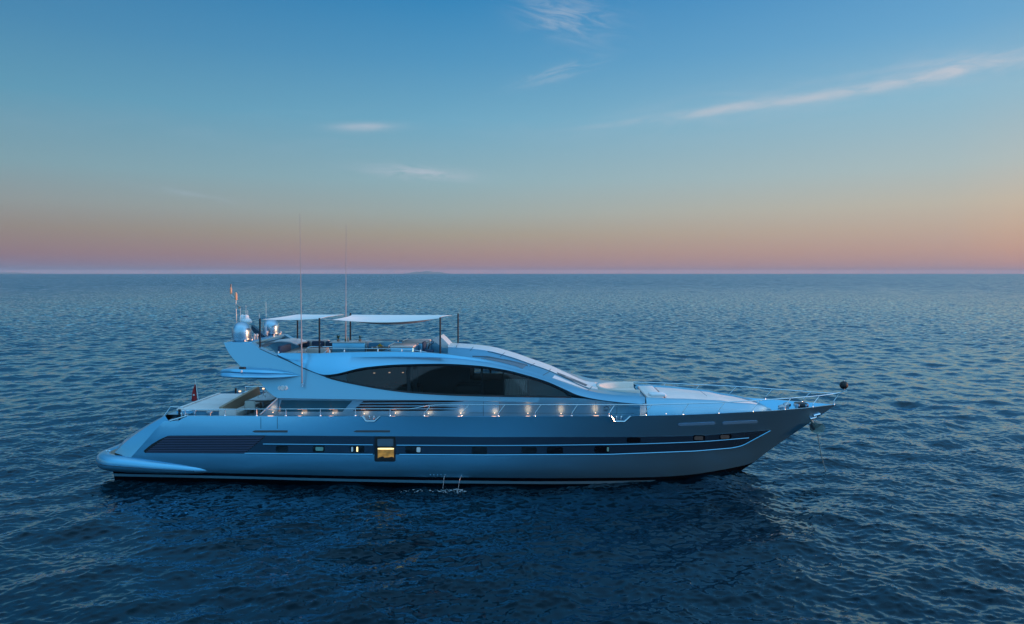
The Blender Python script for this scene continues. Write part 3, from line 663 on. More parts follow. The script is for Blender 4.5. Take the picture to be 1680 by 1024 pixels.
# coachroof ahead of the flybridge
fw = [c for c in cols if c >= 734.99]
c6 = [r6[i] for i, c in enumerate(cols) if c >= 734.99]
lat7 = lambda c, y: lerp([(735, -1.45), (968, -1.6), (1050, -1.9)], c); lat8 = lambda c, y: lerp([(735, -1.08), (968, -1.1), (1050, -1.5)], c)
c7, c8, c10 = row(R7, lat7, fw), row(R8, lat8, fw), row(R10, 0.0, fw)
c9 = [a.lerp(b_, .5)+Vector((0, -.0, .03)) for a, b_ in zip(c8, c10)]
for i, c in enumerate(fw):                     # sunken lounge ahead of the windscreen
    if c > 984: c10[i] = Vector((c10[i].x, 0, 3.98)); c9[i] = Vector((c8[i].x, c8[i].y+.06, 3.98))
mb = MB(); mb.grid([c6, c7, c8], 0); mb.grid([c8, c9, c10], 1)
end = [c6[0], c7[0], c8[0], c9[0], c10[0]]; mb.grid([end, [Vector((q.x, q.y, FZ)) for q in end]], 0)
end = [c6[-1], c7[-1], c8[-1], c9[-1], c10[-1]]; mb.grid([end, [Vector((q.x+.4, q.y*.96, q.z-.9)) for q in end]], 0)
mb.mirror(); roof = mb.build('coachroof', [PAINT, PAINTW], yacht, smooth=30)
RBV = BVHTree.FromPolygons([Vector(q) for q in mb.v], mb.f)
# roof glass and panel joints
mb = MB(); patch(mb, [(789, 588.2), (800, 587.5), (830, 589.8), (866, 597.6)], [(796, 589.2), (820, 594), (845, 600.5), (857, 605)], RBV, 20, 4, .01); mb.build('skylight', TINTG, roof)
mb = MB(); patch(mb, [(775, 584), (800, 584.5), (840, 592.5), (866, 600)], [(775, 585.6), (800, 587), (838, 593.6), (866, 600.8)], RBV, 20, 3, .012); mb.build('skylight_gutter', EMBD, roof)
mb = MB(); patch(mb, [(910, 616), (930, 624.6), (966, 639.8)], [(906, 620.3), (930, 628.3), (964, 640.6)], RBV, 20, 3, .012); mb.build('side_windscreen', PAINTW, roof)
mb = MB(); patch(mb, [(914, 611.2), (930, 617.2), (964, 631.5)], [(914, 612.8), (928, 620.2), (961, 633.8)], RBV, 24, 3, .012); mb.build('windscreen', EMBD, roof)
for a, c in (((776.5, 569.6), (771.5, 575.2)), ((828, 578.8), (820.5, 585.6)), ((877.5, 596), (869, 601.5)), ((903, 605.4), (901, 610)), ((901, 610), (889, 617)), ((972, 634), (962, 643)), ((749.6, 566.6), (748, 570.5))):
    mb = MB(); ptube(mb, [a, c], RBV, .014, 8, .004); mb.build('roof_seam', EMBD, roof)
mb = MB(); ptube(mb, [(q, curve(R8, q)+1.2) for q in np.linspace(800, 966, 40)], RBV, .016, 40, .004); mb.build('roof_seam', EMBD, roof)
# ---- the side fin and radar arch
FIN = [(367, 562), (374, 577), (395, 601), (425, 625), (440, 643), (455, 653.3), (455, 584), (440, 577.8), (425, 571.2), (412, 562.6)]
def finpt(px, py, inn_=0): return aty(px, py, lside(py)) + Vector((0, inn_, 0))
mb = MB()
aftE = resamp(FIN[:6], 14); fwdE = [(412, 562.6), (425, 571.2), (440, 577.8), (455, 584), (455, 600), (455, 620), (455, 636), (455, 653.3)]; fwdE = resamp(fwdE, 14)
go = [[finpt(a[0]+(b_[0]-a[0])*k/6, a[1]+(b_[1]-a[1])*k/6) for k in range(7)] for a, b_ in zip(aftE, fwdE)]
gi = [[q+Vector((0, .42, 0)) for q in r_] for r_ in go]
mb.grid(go); mb.grid(gi, flip=True)
ring = go[0] + [r_[-1] for r_ in go[1:]] + go[-1][-2::-1] + [r_[0] for r_ in go[-2:0:-1]]
mb.grid([ring, [q+Vector((0, .42, 0)) for q in ring]], close=True)
mb.mirror(); fin = mb.build('radar_arch', HPAINT, yacht, smooth=30)
FB = BVHTree.FromPolygons([Vector(q) for q in mb.v], mb.f)
mb = MB(); ptube(mb, [(426, 572.2), (440, 578.6), (454, 584.6)], FB, .02, 20, .0); ptube(mb, [(456, 585.2), (472, 592), (500, 605.2), (545, 622.2)], HS, .022, 40, .0); mb.mirror(); mb.build('arch_seam', EMBD, fin)
# top deck of the arch
zt = finpt(390, 561).z; xa0, xa1 = finpt(368, 562).x, finpt(412, 562).x
mb = MB(); mb.box((xa0+.05, -2.42, zt-.22), (xa1, 2.42, zt-.01), bev=.06); mb.build('arch_deck', PAINT, fin)
# aft seat canopy arch on the flybridge
mb = MB(); a0 = []
arc = [(428, 568), (436, 563.5), (446, 559.5), (458, 557), (472, 556), (486, 557.3), (497, 561.5)]
for (x, y) in arc: a0.append(aty(x, y, 1.0))
mb.grid([[q+Vector((0, -.9, -.02)) for q in a0], a0, [q+Vector((0, .95, -.05)) for q in a0]]); mb.grid([[q+Vector((0, -.9, -.08)) for q in a0], [q+Vector((0, 0, -.06)) for q in a0], [q+Vector((0, .95, -.11)) for q in a0]], flip=True)
mb.grid([[q+Vector((0, -.9, -.02)) for q in a0], [q+Vector((0, -.9, -.08)) for q in a0]]); mb.build('seat_canopy', PAINTW, fin)
mb = MB(); s0 = aty(412.5, 533.5, .3); s1 = aty(437, 553.5, .3); w_ = Vector((0, .16, 0)); mb.prism([s0, s0+Vector((-.02, 0, -.22)), s1+Vector((-.45, 0, -.1)), s1], [q+w_*2 for q in (s0, s0+Vector((-.02, 0, -.22)), s1+Vector((-.45, 0, -.1)), s1)]); mb.build('mast_strut', DARKB, fin)
# radomes
def dome(cx, by, ty, rpx, lat):
    c = aty(cx, by, lat); h = aty(cx, ty, lat).z-c.z; r_ = (aty(cx+rpx, by, lat)-c).length
    prof = [(.01, h), (r_*.30, h*.985), (r_*.56, h*.93), (r_*.78, h*.83), (r_*.92, h*.70), (r_*.985, h*.56), (r_, h*.42), (r_*.985, h*.24), (r_*.98, h*.20)]
    mb = MB(); mb.lathe(c, prof, 32); d_ = mb.build('radome', DOME, fin, smooth=60)
    mb = MB(); mb.lathe(c, [(r_*.98, h*.20), (r_*1.10, h*.19), (r_*1.10, h*.14), (r_*.86, h*.13), (r_*.80, h*.04), (r_*.92, 0), (r_*.92, -.08)], 32); mb.build('radome_base', DOME, d_, smooth=40)
    for a in (.6, 2.1, 3.9, 5.4):
        mb = MB(); q = c+Vector((math.cos(a)*r_*1.04, math.sin(a)*r_*1.04, 0)); mb.tube([q-Vector((0, 0, .08)), q+Vector((0, 0, h*.15))], .025, 6); mb.build('radome_foot', STEEL, d_)
dome(397, 561, 528, 15, -1.85); dome(445, 550.5, 523.5, 13, 1.85)
# mast with lamps, small aerials
mb = MB(); b0 = aty(388.5, 556, -.6); b1_ = aty(386.8, 492, -.6); mb.tube([b0, b1_], [.035, .025], 8); mb.tube([aty(386.8, 491, -.6), aty(380, 485, -.6), aty(379, 478, -.6)], .022, 8); mst = mb.build('light_mast', STEEL, fin)
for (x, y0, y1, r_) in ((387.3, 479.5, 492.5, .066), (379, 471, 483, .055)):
    mb = MB(); c0, c1 = aty(x, y1, -.6), aty(x, y0, -.6); h = (c1-c0).length; mb.lathe(c0, [(.01, 0), (r_, .01), (r_*1.05, h*.2), (r_*1.05, h*.75), (r_*.8, h*.85), (r_*.4, h), (.01, h)], 16); mb.build('mast_lamp', LAMPSUNSET, mst)
mb = MB(); mb.tube([aty(379, 472, -.6), aty(378.6, 466.5, -.6)], .03, 6); mb.build('masthead_sensor', BLKT, mst)
mb = MB(); c0 = aty(391.5, 503, -.6); mb.tube([c0+Vector((-.1, 0, .12)), c0, c0+Vector((.05, -.02, -.06))], [.02, .05, .085], 10); mb.build('horn', GALV, mst)
mb = MB(); c0 = aty(404, 528, .2); mb.lathe(c0, [(.30, -.05), (.32, .03), (.26, .12), (.16, .2), (.14, .34), (.01, .4)], 20); mb.lathe(aty(398, 527, 0.2), [(.16, 0), (.17, .2), (.10, .34), (.01, .37)], 16); mb.build('small_radome', PAINTW, fin, smooth=50)
for (x, y0, y1, lat, r_) in ((406.5, 509, 556, .6, .014), (403.5, 500, 552, 0, .012), (436.5, 495, 552, 1.2, .012), (394.5, 506, 558, -1.2, .012), (425.3, 514, 560, .6, .012)):
    mb = MB(); mb.tube([aty(x, y1, lat), aty(x, y0, lat)], [r_, r_*.5], 6); mb.build('whip_aerial', WHTP, fin)
for (x, lat) in ((417.5, -1.0), (422, -.8), (460.5, 2.2), (438.2, 1.3)):
    mb = MB(); c0 = aty(x, 556 if x < 430 else 551, lat); mb.lathe(c0+Vector((0, 0, -.15)), [(.035, 0), (.035, .28), (.07, .3), (.07, .4), (.01, .43)], 10); mb.build('aerial_stub', WHTP, fin)
for (x0, y0, x1, y1, lat) in ((492, 350, 495.4, 633, -3.12), (568, 367, 567, 560, 2.75)):
    a, c = aty(x1, y1, lat), aty(x0, y0, lat); mb = MB(); mb.tube([a, a.lerp(c, .34), a.lerp(c, .345), a.lerp(c, .7), c], [.042, .036, .024, .017, .009], 8); wa = mb.build('long_whip_antenna', WHIP, yacht)
    mb = MB(); mb.tube([a+Vector((0, 0, -.06)), a+Vector((0, 0, .14))], .06, 10); mb.tube([a+Vector((0, 0, .02)), a+Vector((0, .3 if lat < 0 else -.3, .02))], .03, 8); mb.build('antenna_base', CHROME, wa); mb = MB(); q = a.lerp(c, .205); mb.tube([q, q+Vector((0, .45 if lat < 0 else -.2, 0))], .025, 8); mb.build('antenna_bracket', CHROME, wa)
# the winglet below the arch
WT = [(360, 608.5), (364, 606.3), (374, 605.2), (395, 606), (440, 608), (470, 611), (493, 616)]; WB_ = [(360, 618), (370, 619.6), (400, 621.4), (440, 621.4), (470, 619.4), (493, 616.6)]
WT = [(353.5, 616.0), (357, 611.8)] + WT[1:]; WB_ = [(353.5, 617.0)] + WB_
rows = []
for px in list(np.linspace(353.5, 372, 9)) + list(np.linspace(378, 493, 24)):
    yt, yb = curve(WT, px), curve(WB_, px); w = lerp([(353.5, .0), (362, .45), (380, .75), (430, .8), (493, .0)], px); li = -2.78
    y4 = [yt, yt+(yb-yt)*.30, yt+(yb-yt)*.42, yt+(yb-yt)*.66, yt+(yb-yt)*.74, yt+(yb-yt)*.86, yb]; lo = [.72, .80, .76, .90, .97, 1.0, .86]
    oq = [aty(px, y_, li-w*k-.06) for y_, k in zip(y4, lo)]
    rows.append([Vector((oq[0].x, -2.3, oq[0].z+.02))]+oq+[Vector((oq[-1].x, -2.3, oq[-1].z+.02))])
mb = MB(); mb.grid(rows); mb.add(rows[0], [tuple(range(len(rows[0])))]); mb.mirror(); wing = mb.build('arch_winglet', PAINT, fin, smooth=40)
mb = MB(); c0 = aty(393, 605.8, -3.2); mb.box((c0.x, c0.y-.1, c0.z-.06), (c0.x+.32, c0.y+.1, c0.z+.12), bev=.04); mb.build('floodlight', BLKT, wing)
mb = MB(); c0 = aty(396.3, 609.3, -3.42); mb.lathe(c0-Vector((0, 0, .06)), [(.01, .12), (.05, .1), (.06, .05), (.05, 0), (.01, 0)], 12); mb.build('side_lamp', WHTP, wing)
# emblems
def emb(mb, cx, cy, rx, ry, a0, a1, r_, bv, n=16, off_=.008):
    ptube(mb, [(cx+rx*math.cos(R(a0+(a1-a0)*i/n)), cy-ry*math.sin(R(a0+(a1-a0)*i/n))) for i in range(n+1)], bv, r_, n*2, off_)
mb = MB(); BV2 = BVHTree.FromPolygons([Vector(q) for r_ in [r1, r2] for q in r_], [(i, i+1, len(r1)+i+1, len(r1)+i) for i in range(len(r1)-1)])
for cx, cy in ((463.8, 636.5),):
    emb(mb, cx, cy, 3.5, 3.1, 0, 360, .036, BV2); emb(mb, cx, cy, 2.0, 1.5, 40, 320, .028, BV2); ptube(mb, [(cx-1.6, cy-.1), (cx+3.2, cy-.1)], BV2, .018, 6, .008)
    emb(mb, cx, cy, 6.3, 4.2, 135, 225, .042, BV2); emb(mb, cx, cy, 6.3, 4.2, -45, 45, .042, BV2)
    emb(mb, cx-1.2, cy, 6.6, 4.3, 140, 220, .022, BV2); emb(mb, cx+1.2, cy, 6.6, 4.3, -40, 40, .022, BV2)
mb.build('emblem', EMBW, house)
mb = MB(); emb(mb, 994.8, 672, 4.6, 5.2, -5, 150, .016, HS); ptube(mb, [(990.2, 672.6), (997, 672.4)], HS, .02, 8, .006); ptube(mb, [(990.6, 674.2), (996.4, 674.1)], HS, .013, 8, .006); mb.build('emblem', EMBD, house)
# panel joints of the deckhouse, lower recess frame, louvres
for x_, y0, y1 in ((793, 652, 684), (820, 652.5, 684), (977.5, 659, 684), (1012, 664, 684)):
    mb = MB(); patch(mb, [(x_-.3, y0), (x_+.3, y0)], [(x_-.3, y1), (x_+.3, y1)], HS, 2, 5, .003); mb.build('door_seam', EMBD, house)
mb = MB(); patch(mb, [(770, 677.2), (1040, 678.2)], [(770, 677.7), (1040, 678.7)], HS, 50, 2, .004); mb.build('deck_seam', EMBD, house)
mb = MB(); ptube(mb, [(427, 680), (455.5, 653.6)], BVHTree.FromPolygons([aty(x, y, -2.98) for x, y in ((400, 640), (470, 640), (470, 700), (400, 700))], [(0, 1, 2, 3)]), .035, 10); mb.mirror(); mb.build('wing_door_trim', PAINTW, house)
a_ = [aty(427, 681, -2.98), aty(456, 654, -2.98), aty(460, 690, -2.80)]
mb = MB(); q = [aty(426, 690, -2.96), aty(427, 681, -2.96), aty(455.3, 654.2, -2.96), aty(455.3, 690, -2.80)]; mb.prism(q, [p_+Vector((0, .06, 0)) for p_ in q]); mb.mirror(); mb.build('wing_door', HPAINT, house)
mb = MB(); patch(mb, [(462, 656.5), (578, 657.5)], [(440.0+16, 675.5), (562, 675.5)], HS, 24, 5, .008); mb.build('side_glass', mat('side_glass', (.02, .10, .15), .10, .2, coat=.3), house)
LV = [(595, 659.3, 762, 658.6, 1.5), (590, 664.0, 756, 663.6, 1.5), (585, 668.6, 752, 668.4, 1.5), (581, 673.2, 748, 672.8, 1.4)]
mb = MB()
for (xa_, ya_, xb_, yb_, h) in LV: patch(mb, [(xa_+1.5, ya_-h), (xb_-24, yb_-h), (xb_, yb_-.3)], [(xa_-2.5, ya_+h), (xb_-26, yb_+h), (xb_-3, yb_+.3)], HS, 16, 3, .006)
lv = mb.build('side_louvres', BLACK, house)
# ---- saloon behind tinted glass
mb = MB()
xq0, xq1 = aty(545, 620, -2.8).x, aty(935, 650, -2.8).x
mb.box((xq0+.3, -1.25, 4.1), (xq1-5.2, 1.25, 5.7)); mb.box((xq1-5.19, -1.25, 4.1), (xq1-2.2, 1.25, 5.0)); mb.build('saloon_core', SALON, house)
mb = MB(); mb.box((xq0+2.6, -2.45, 4.35), (xq0+4.4, -1.4, 4.8), bev=.08); mb.build('saloon_seat', SALON, house); mb = MB(); mb.box((xq0+6.2, -2.4, 4.3), (xq0+7.6, -1.6, 4.9), bev=.1); mb.build('saloon_seat', SALON, house)
for (x, y) in ((614, 612.6), (639, 611.8), (661, 611.8)):
    P = aty(x, y, -2.1); mb = MB(); mb.tube([P, P+Vector((0, 0, .03))],   .05, 12); mb.build('ceiling_lamp', LAMPD, house)
icols = [i for i, c in enumerate(cols) if 534.9 <= c <= 937.1]
def pane(c0, c1, name='saloon_window'):
    idx = [i for i in icols if c0 <= cols[i] <= c1]
    lo = [r2[i]+Vector((0, .05, 0)) for i in idx]; hi = [r3[i]+Vector((0, .03, 0)) for i in idx]
    mb = MB(); mb.grid([lo, hi]); mb.mirror(); return mb.build(name, PANE, house, normals=False)
for c0, c1 in ((534, 668.6), (668, 689), (684.5, 793), (788.5, 828), (823.5, 867), (863, 937.2)): pane(c0, c1)
for x_, wd in ((671, 6.5), (681, 6.5), (790.5, 3.4), (826, 2.2), (866.5, 4)):
    yt, yb = curve(R3, x_), curve(R2, x_); mb = MB(); q0, q1 = aty(x_, yb+.5, lside(yb)+.10), aty(x_, yt-.5, -2.80); w2 = wd/2*.0305
    mb.add([q0+Vector((-w2, 0, 0)), q0+Vector((w2, 0, 0)), q1+Vector((w2, 0, 0)), q1+Vector((-w2, 0, 0))]+[q+Vector((s_, .1, 0)) for q, s_ in ((q0, -w2), (q0, w2), (q1, w2), (q1, -w2))], [(0, 1, 2, 3), (0, 4, 5, 1), (1, 5, 6, 2), (2, 6, 7, 3), (3, 7, 4, 0), (7, 6, 5, 4)]); mb.mirror(); mb.build('window_post', BLACK, house)
mb = MB(); fr1_ = [r2[i]+Vector((0, -.012, .03)) for i in icols]; mb.tube(fr1_, .045, 6); mb.mirror(); mb.build('window_frame', BLACK, house)
mb = MB(); fr1_ = [r3[i]+Vector((0, .01, -.02)) for i in icols]; mb.tube(fr1_, .035, 6); mb.mirror(); mb.build('window_frame', BLACK, house)
ct = []; 
for k in range(61):
    x_ = 828+k*37/60; P = aty(x_, 649, -2.62); ct.append((P.x, -2.62+.05*math.sin(k*1.26), P.z, aty(x_, max(622, curve(R3, x_)+2.5), -2.62).z))
mb = MB(); mb.grid([[Vector((a, b_, c)) for a, b_, c, d in ct], [Vector((a, b_, d)) for a, b_, c, d in ct]]); mb.build('curtain', CURT, house, smooth=80, normals=False)
# courtesy lamps along the side deck
for (x, y) in ((448, 676.5), (496, 677.8), (546.5, 677.8), (597.6, 678.8), (648.8, 677.8), (703, 678.4), (756, 678), (811.5, 677.6), (866, 678), (920.5, 678.4), (977, 677.4)):
    P, n_ = hit(x, y, HS, 0)
    if P is None: P, n_ = aty(x, y, -2.96), Vector((0, -1, 0))
    mb = MB(); mb.tube([P, P+n_*.03], .021, 10); lo = mb.build('courtesy_lamp', LAMPE, house)
    ld = bpy.data.lights.new('courtesy_light', 'POINT'); ld.energy = 3.4; ld.color = (1, .40, .18); ld.shadow_soft_size = .14
    lo2 = bpy.data.objects.new('courtesy_light', ld); COL.objects.link(lo2); lo2.parent = lo; lo2.location = P+n_*.36+Vector((0, 0, .02))

# ================================================================ FOREDECK
XF0 = aty(1062, 660, -2.6).x; XN = aty(1262, 668, 0).x+.25
sh_b = [(q.x, -q.y) for q in l0]
def bs(x): return lerp(sh_b, x)
def sz(x): return lerp([(q.x, q.z) for q in l0 if not (590 < pxof(q)[0] < 630 or 1002 < pxof(q)[0] < 1036)], x)
TE = [(1062, 652), (1100, 653.2), (1150, 656), (1185, 658.6), (1215, 659.2), (1240, 661), (1262, 667)]
def tw(x):                                     # half width of the raised foredeck
    w = min(2.75, bs(x)-.55); q = (x-(XN-2.6))/2.6
    return w if q <= 0 else w*math.sqrt(max(0, 1-q**2.2))
rows = []; xs_ = list(np.linspace(XF0, XN-2.6, 30)) + [XN-2.6+2.6*math.sin(a) for a in np.linspace(.06, math.pi/2, 18)]
topz = lambda x: lerp([(XF0, 4.30), (XF0+2, 4.23), (XF0+4, 4.08), (XN-2.6, 3.97), (XN-1.7, 3.88), (XN-.9, 3.72), (XN-.35, 3.48), (XN, 3.1)], x)
for x in xs_:
    w = max(tw(x), .001); zt_ = topz(x); zb = 2.98
    rows.append([(x, -w-.02, zb), (x, -w*.985, zb+(zt_-zb)*.42), (x, -w*.90, zb+(zt_-zb)*.66), (x, -w*.82, zb+(zt_-zb)*.92), (x, -w*.78, zt_-.01), (x, -w*.74, zt_), (x, -w*.71, zt_-.02), (x, -w*.69, zt_-.20), (x, 0, zt_-.18)])
mb = MB(); mb.grid(rows); mb.add([rows[0][k] for k in range(9)]+[(XF0, 0, 2.98)], [tuple(range(10))]); mb.mirror(); trunk = mb.build('raised_foredeck', HPAINT, yacht, smooth=50)
TB_ = BVHTree.FromPolygons([Vector(q) for q in mb.v], mb.f)
mb = MB(); P, n_ = hit(1093, 679, TB_, 0); mb.tube([P, P+n_*.02], .02, 8); mb.build('courtesy_lamp', LAMPE, trunk)
# bow gear
def bowbox(name, x, y, lat, r_, h, m_):
    c = aty(x, y, lat); c.z = 3.0; return c
for (px, lat) in ((1283, -.55), (1291, .15)):
    c = aty(px, 671, lat); c.z = 3.0; mb = MB(); mb.lathe(c, [(.22, 0), (.22, .18), (.13, .22), (.11, .42), (.2, .5), (.2, .62), (.06, .7), (.01, .7)], 20); wl = mb.build('windlass', STEEL, yacht, smooth=40)
    mb = MB(); mb.tube([c+Vector((-.25, -.15, 0)), c+Vector((-.25, -.15, .55)), c+Vector((-.1, -.15, .62))], .03, 8); mb.build('brake_lever', CHROME, wl)
for k, (px, lat) in enumerate(((1307, -.25), (1321, -.2))):
    c = aty(px, 670, lat); c.z = 3.0; mb = MB(); mb.lathe(c, [(.09, 0), (.09, .55), (.16, .58), (.16, .68), (.01, .70)], 16); mb.build('bow_bollard', CHROME, yacht, smooth=40)
c = aty(1303, 666, .1); mb = MB(); mb.box((c.x, -.35, 3.45), (c.x+.62, .25, 3.72), bev=.08); mb.build('locker_lid', BLKT, yacht)
# hawse frame near the stem
for dy, col in ((0, 0), (5.2, 0)):
    mb = MB(); x0, x1 = (1334, 1344.5) if dy == 0 else (1328.5, 1338.5); ptube(mb, [(x0, 681.5+dy-.2*0), (x1, 678.6+dy*.95)], HB, .055, 8, .03); mb.mirror(); mb.build('hawse_frame', CHROME, yacht)

# ================================================================ RAILS
def rail(pts, posts, lat_in, rad=.022, name='guard_rail', extra=None):
    """pts, posts in the photo's pixels along the near rail; both sides are built"""
    path = []
    for i in range(70):
        q = polyp(pts, i/69); x = aty(q[0], q[1], -3.6).x
        for _ in range(20): x = .5*x+.5*aty(q[0], q[1], -max(.02, bs(x)-lat_in)).x
        path.append(aty(q[0], q[1], -max(.02, bs(x)-lat_in)))
    mb = MB(); mb.tube(path, rad, 8); mb.mirror(); o = mb.build(name, CHROME, yacht)
    for (xb, yb, xt, yt) in posts:
        x = aty(xb, yb, -3.6).x
        for _ in range(20): x = .5*x+.5*aty(xb, yb, -max(.02, bs(x)-.08)).x
        a = aty(xb, yb, -max(.02, bs(x)-.08)); a.z = min(a.z, sz(a.x)+.02)
        x = aty(xt, yt, -3.6).x
        for _ in range(20): x = .5*x+.5*aty(xt, yt, -max(.02, bs(x)-lat_in)).x
        c = aty(xt, yt, -max(.02, bs(x)-lat_in))
        for sg in (1, -1):
            mb = MB(); f_ = lambda q: Vector((q.x, q.y*sg, q.z)); k_ = a.lerp(c, .25)+Vector((-.06, 0, .02)) if abs(xt-xb) > 4 else a.lerp(c, .25)
            mb.tube([f_(a), f_(k_), f_(c)], [.026, .022, .02], 8); mb.lathe(f_(a)+Vector((0, 0, -.01)), [(.05, 0), (.05, .05), (.03, .09)], 10); mb.build('stanchion', CHROME, o)
    return o
rail([(303, 672.3), (420, 671.3), (560, 671), (676, 671), (690, 667.8), (706, 664.6), (730, 664), (900, 664.2), (1050, 664.3)],
     [(303.5, 682.5, 303.5, 672.3), (369, 682.8, 369, 671.8), (421, 683, 421, 671.3), (469, 683, 469, 671.2), (525.5, 683, 525.5, 671), (583, 683, 583, 671), (640, 683, 640, 671),
      (696, 683, 707, 664.8), (757, 683.2, 769.5, 664), (817.5, 683.4, 828.5, 664), (877.5, 683.5, 887.5, 664), (937.8, 683.6, 947.5, 664.2), (999, 683.6, 1008.5, 664.2)], .10)
rail([(1050, 664.3), (1100, 663), (1170, 661), (1240, 657), (1300, 653.2), (1345, 649.3), (1370, 646), (1386, 642.6), (1389, 640.5)],
     [(1059, 682, 1069.5, 664), (1120, 681, 1129.5, 662.3), (1178.5, 678.6, 1188.5, 660.3), (1234.5, 676, 1247, 656.6), (1287, 673, 1297.5, 653.4), (1333, 668.6, 1344.5, 649.6), (1368, 664.6, 1377, 644.6)], .04, .025, name='pulpit_rail')
rail([(1050, 665), (1120, 667.3), (1180, 670), (1234, 673.5)], [], .1, .008, 'life_line')
# stern post and fairlead details
mb = MB(); a = aty(294.5, 689, -3.2); mb.tube([a, aty(294.5, 671.5, -3.2)], .06, 10); mb.mirror(); mb.build('stern_post', BLKT, yacht)
for (x0, x1) in ((297, 320),):
    mb = MB(); mb.tube([aty(x0, 680, -3.2), aty(x0+1.5, 674, -3.2), aty(x1-1, 673.5, -3.2), aty(x1, 681.5, -3.2)], .03, 8); mb.build('stern_hoop', CHROME, yacht)
for x_ in (319.5, 344):
    mb = MB(); a = aty(x_, 682, -3.25); mb.lathe(a, [(.06, -.1), (.06, .22), (.13, .25), (.13, .3), (.01, .32)] if x_ < 330 else [(.08, -.1), (.08, .12), (.17, .16), (.17, .22), (.01, .25)], 12); mb.build('mooring_post', CHROME if x_ < 330 else STEEL, yacht)
mb = MB(); mb.tube([aty(269, 683, -2.9), aty(280, 667.5, -2.9), aty(300, 668.5, -2.9)], .025, 8); mb.build('stern_rail', CHROME, yacht)

# ================================================================ AFT DECK FURNITURE
za = 3.54; xA0, xA1 = atz(290, 671, za).x, atz(360, 671, za).x; yA0, yA1 = atz(325, 671, za).y, atz(375, 645.5, za).y
mb = MB(); mb.box((xA0-.05, yA0, 3.0), (xA1, yA1, za-.13)); mb.build('sunpad_base', PAINT, yacht)
sp_ = thing('sun_pad', 'large pale grey sun pad on the aft deck behind the tan sofa', 'sun pad', ((xA0+xA1)/2, 0, za-.13))
for k in range(3):
    y0 = yA0+(yA1-yA0)*k/3; mb = MB(); mb.box((xA0-.08, y0+.008, za-.13), (xA1-.02, y0+(yA1-yA0)/3-.008, za), bev=.05); mb.build('cushion', CUSH, sp_)
mb = MB(); mb.box((xA0-.02, yA0+.1, za), (xA0+.16, yA1-.1, za+.05), bev=.02); mb.build('edge_bolster', CUSH, sp_)
sf = thing('sofa', 'tan backed white sofa across the aft deck beside the dining table', 'sofa', (xA1+.3, 0, 3.0))
mb = MB(); mb.prism([Vector(q) for q in ((xA1, yA0, 3.05), (xA1+.34, yA0, 3.05), (xA1+.20, yA0, za+.12), (xA1+.02, yA0, za+.12))], [Vector(q) for q in ((xA1, yA1, 3.05), (xA1+.34, yA1, 3.05), (xA1+.20, yA1, za+.42), (xA1+.02, yA1, za+.42))]); mb.build('backrest', TAN, sf)
mb = MB(); mb.box((xA1+.02, yA0-.10, 3.02), (xA1+.95, yA0-.005, za+.04), bev=.04); mb.build('armrest', CUSH, sf)
mb = MB(); mb.box((xA1+.36, yA0, 3.02), (xA1+.95, yA1, 3.34), bev=.05); mb.build('seat', CREAM, sf)
tx, ty, tz = atz(428, 656, 3.72).x, .55, 3.72
tb = thing('dining_table', 'dining table laid with plates and glasses under the deck overhang', 'table', (tx, ty, 3.0))
mb = MB(); mb.box((tx-.75, ty-1.5, tz-.05), (tx+.75, ty+1.5, tz), bev=.02); mb.build('table_top', WOODD, tb)
mb = MB(); mb.box((tx-.62, ty-1.2, tz), (tx+.62, ty+1.2, tz+.008)); mb.build('table_cloth', WHITE, tb)
for sg in (-1, 1): mb = MB(); mb.lathe((tx, ty+sg*.8, 3.0), [(.25, 0), (.25, .04), (.07, .08), (.07, .67)], 14); mb.build('leg', STEEL, tb)
k = 0
for i in range(4):
    for sg in (-1, 1):
        cx_, cy_ = tx+sg*.42, ty-1.05+i*.7
        nm = ['nearest', 'second', 'third', 'farthest'][i]; sd_ = 'bow' if sg > 0 else 'stern'
        mb = MB(); mb.lathe((cx_, cy_, tz+.009), [(.01, 0), (.07, 0), (.13, .018), (.125, .022), (.07, .008), (.01, .008)], 16); mb.build('plate', WHTP); o = COL.objects[-1] if False else bpy.data.objects[-1] if False else None
mb = None
for o in [o for o in bpy.data.objects if o.name.startswith('plate')]:
    q = sum((v.co for v in o.data.vertices), Vector())/len(o.data.vertices); i = round((q.y-(ty-1.05))/.7); sd_ = 'bow' if q.x > tx else 'stern'
    tag(o, f'white plate on the {sd_} side of the dining table, {["nearest the camera", "second from the near end", "third from the near end", "at the far end"][i]}', 'plate', 'plates on the dining table')
for i in range(4):
    for sg in (-1, 1):
        mb = MB(); mb.lathe((tx+sg*.2, ty-.95+i*.66, tz+.008), [(.035, 0), (.006, .01), (.006, .08), (.04, .12), (.036, .2), (.034, .2), (.036, .13), (.004, .09)], 10); o = mb.build('wine_glass', WHTP)
        tag(o, f'small glass inside the {"bow" if sg > 0 else "stern"} row of plates, {["nearest the camera", "second from the near end", "third from the near end", "at the far end"][i]}', 'glass', 'glasses on the dining table')
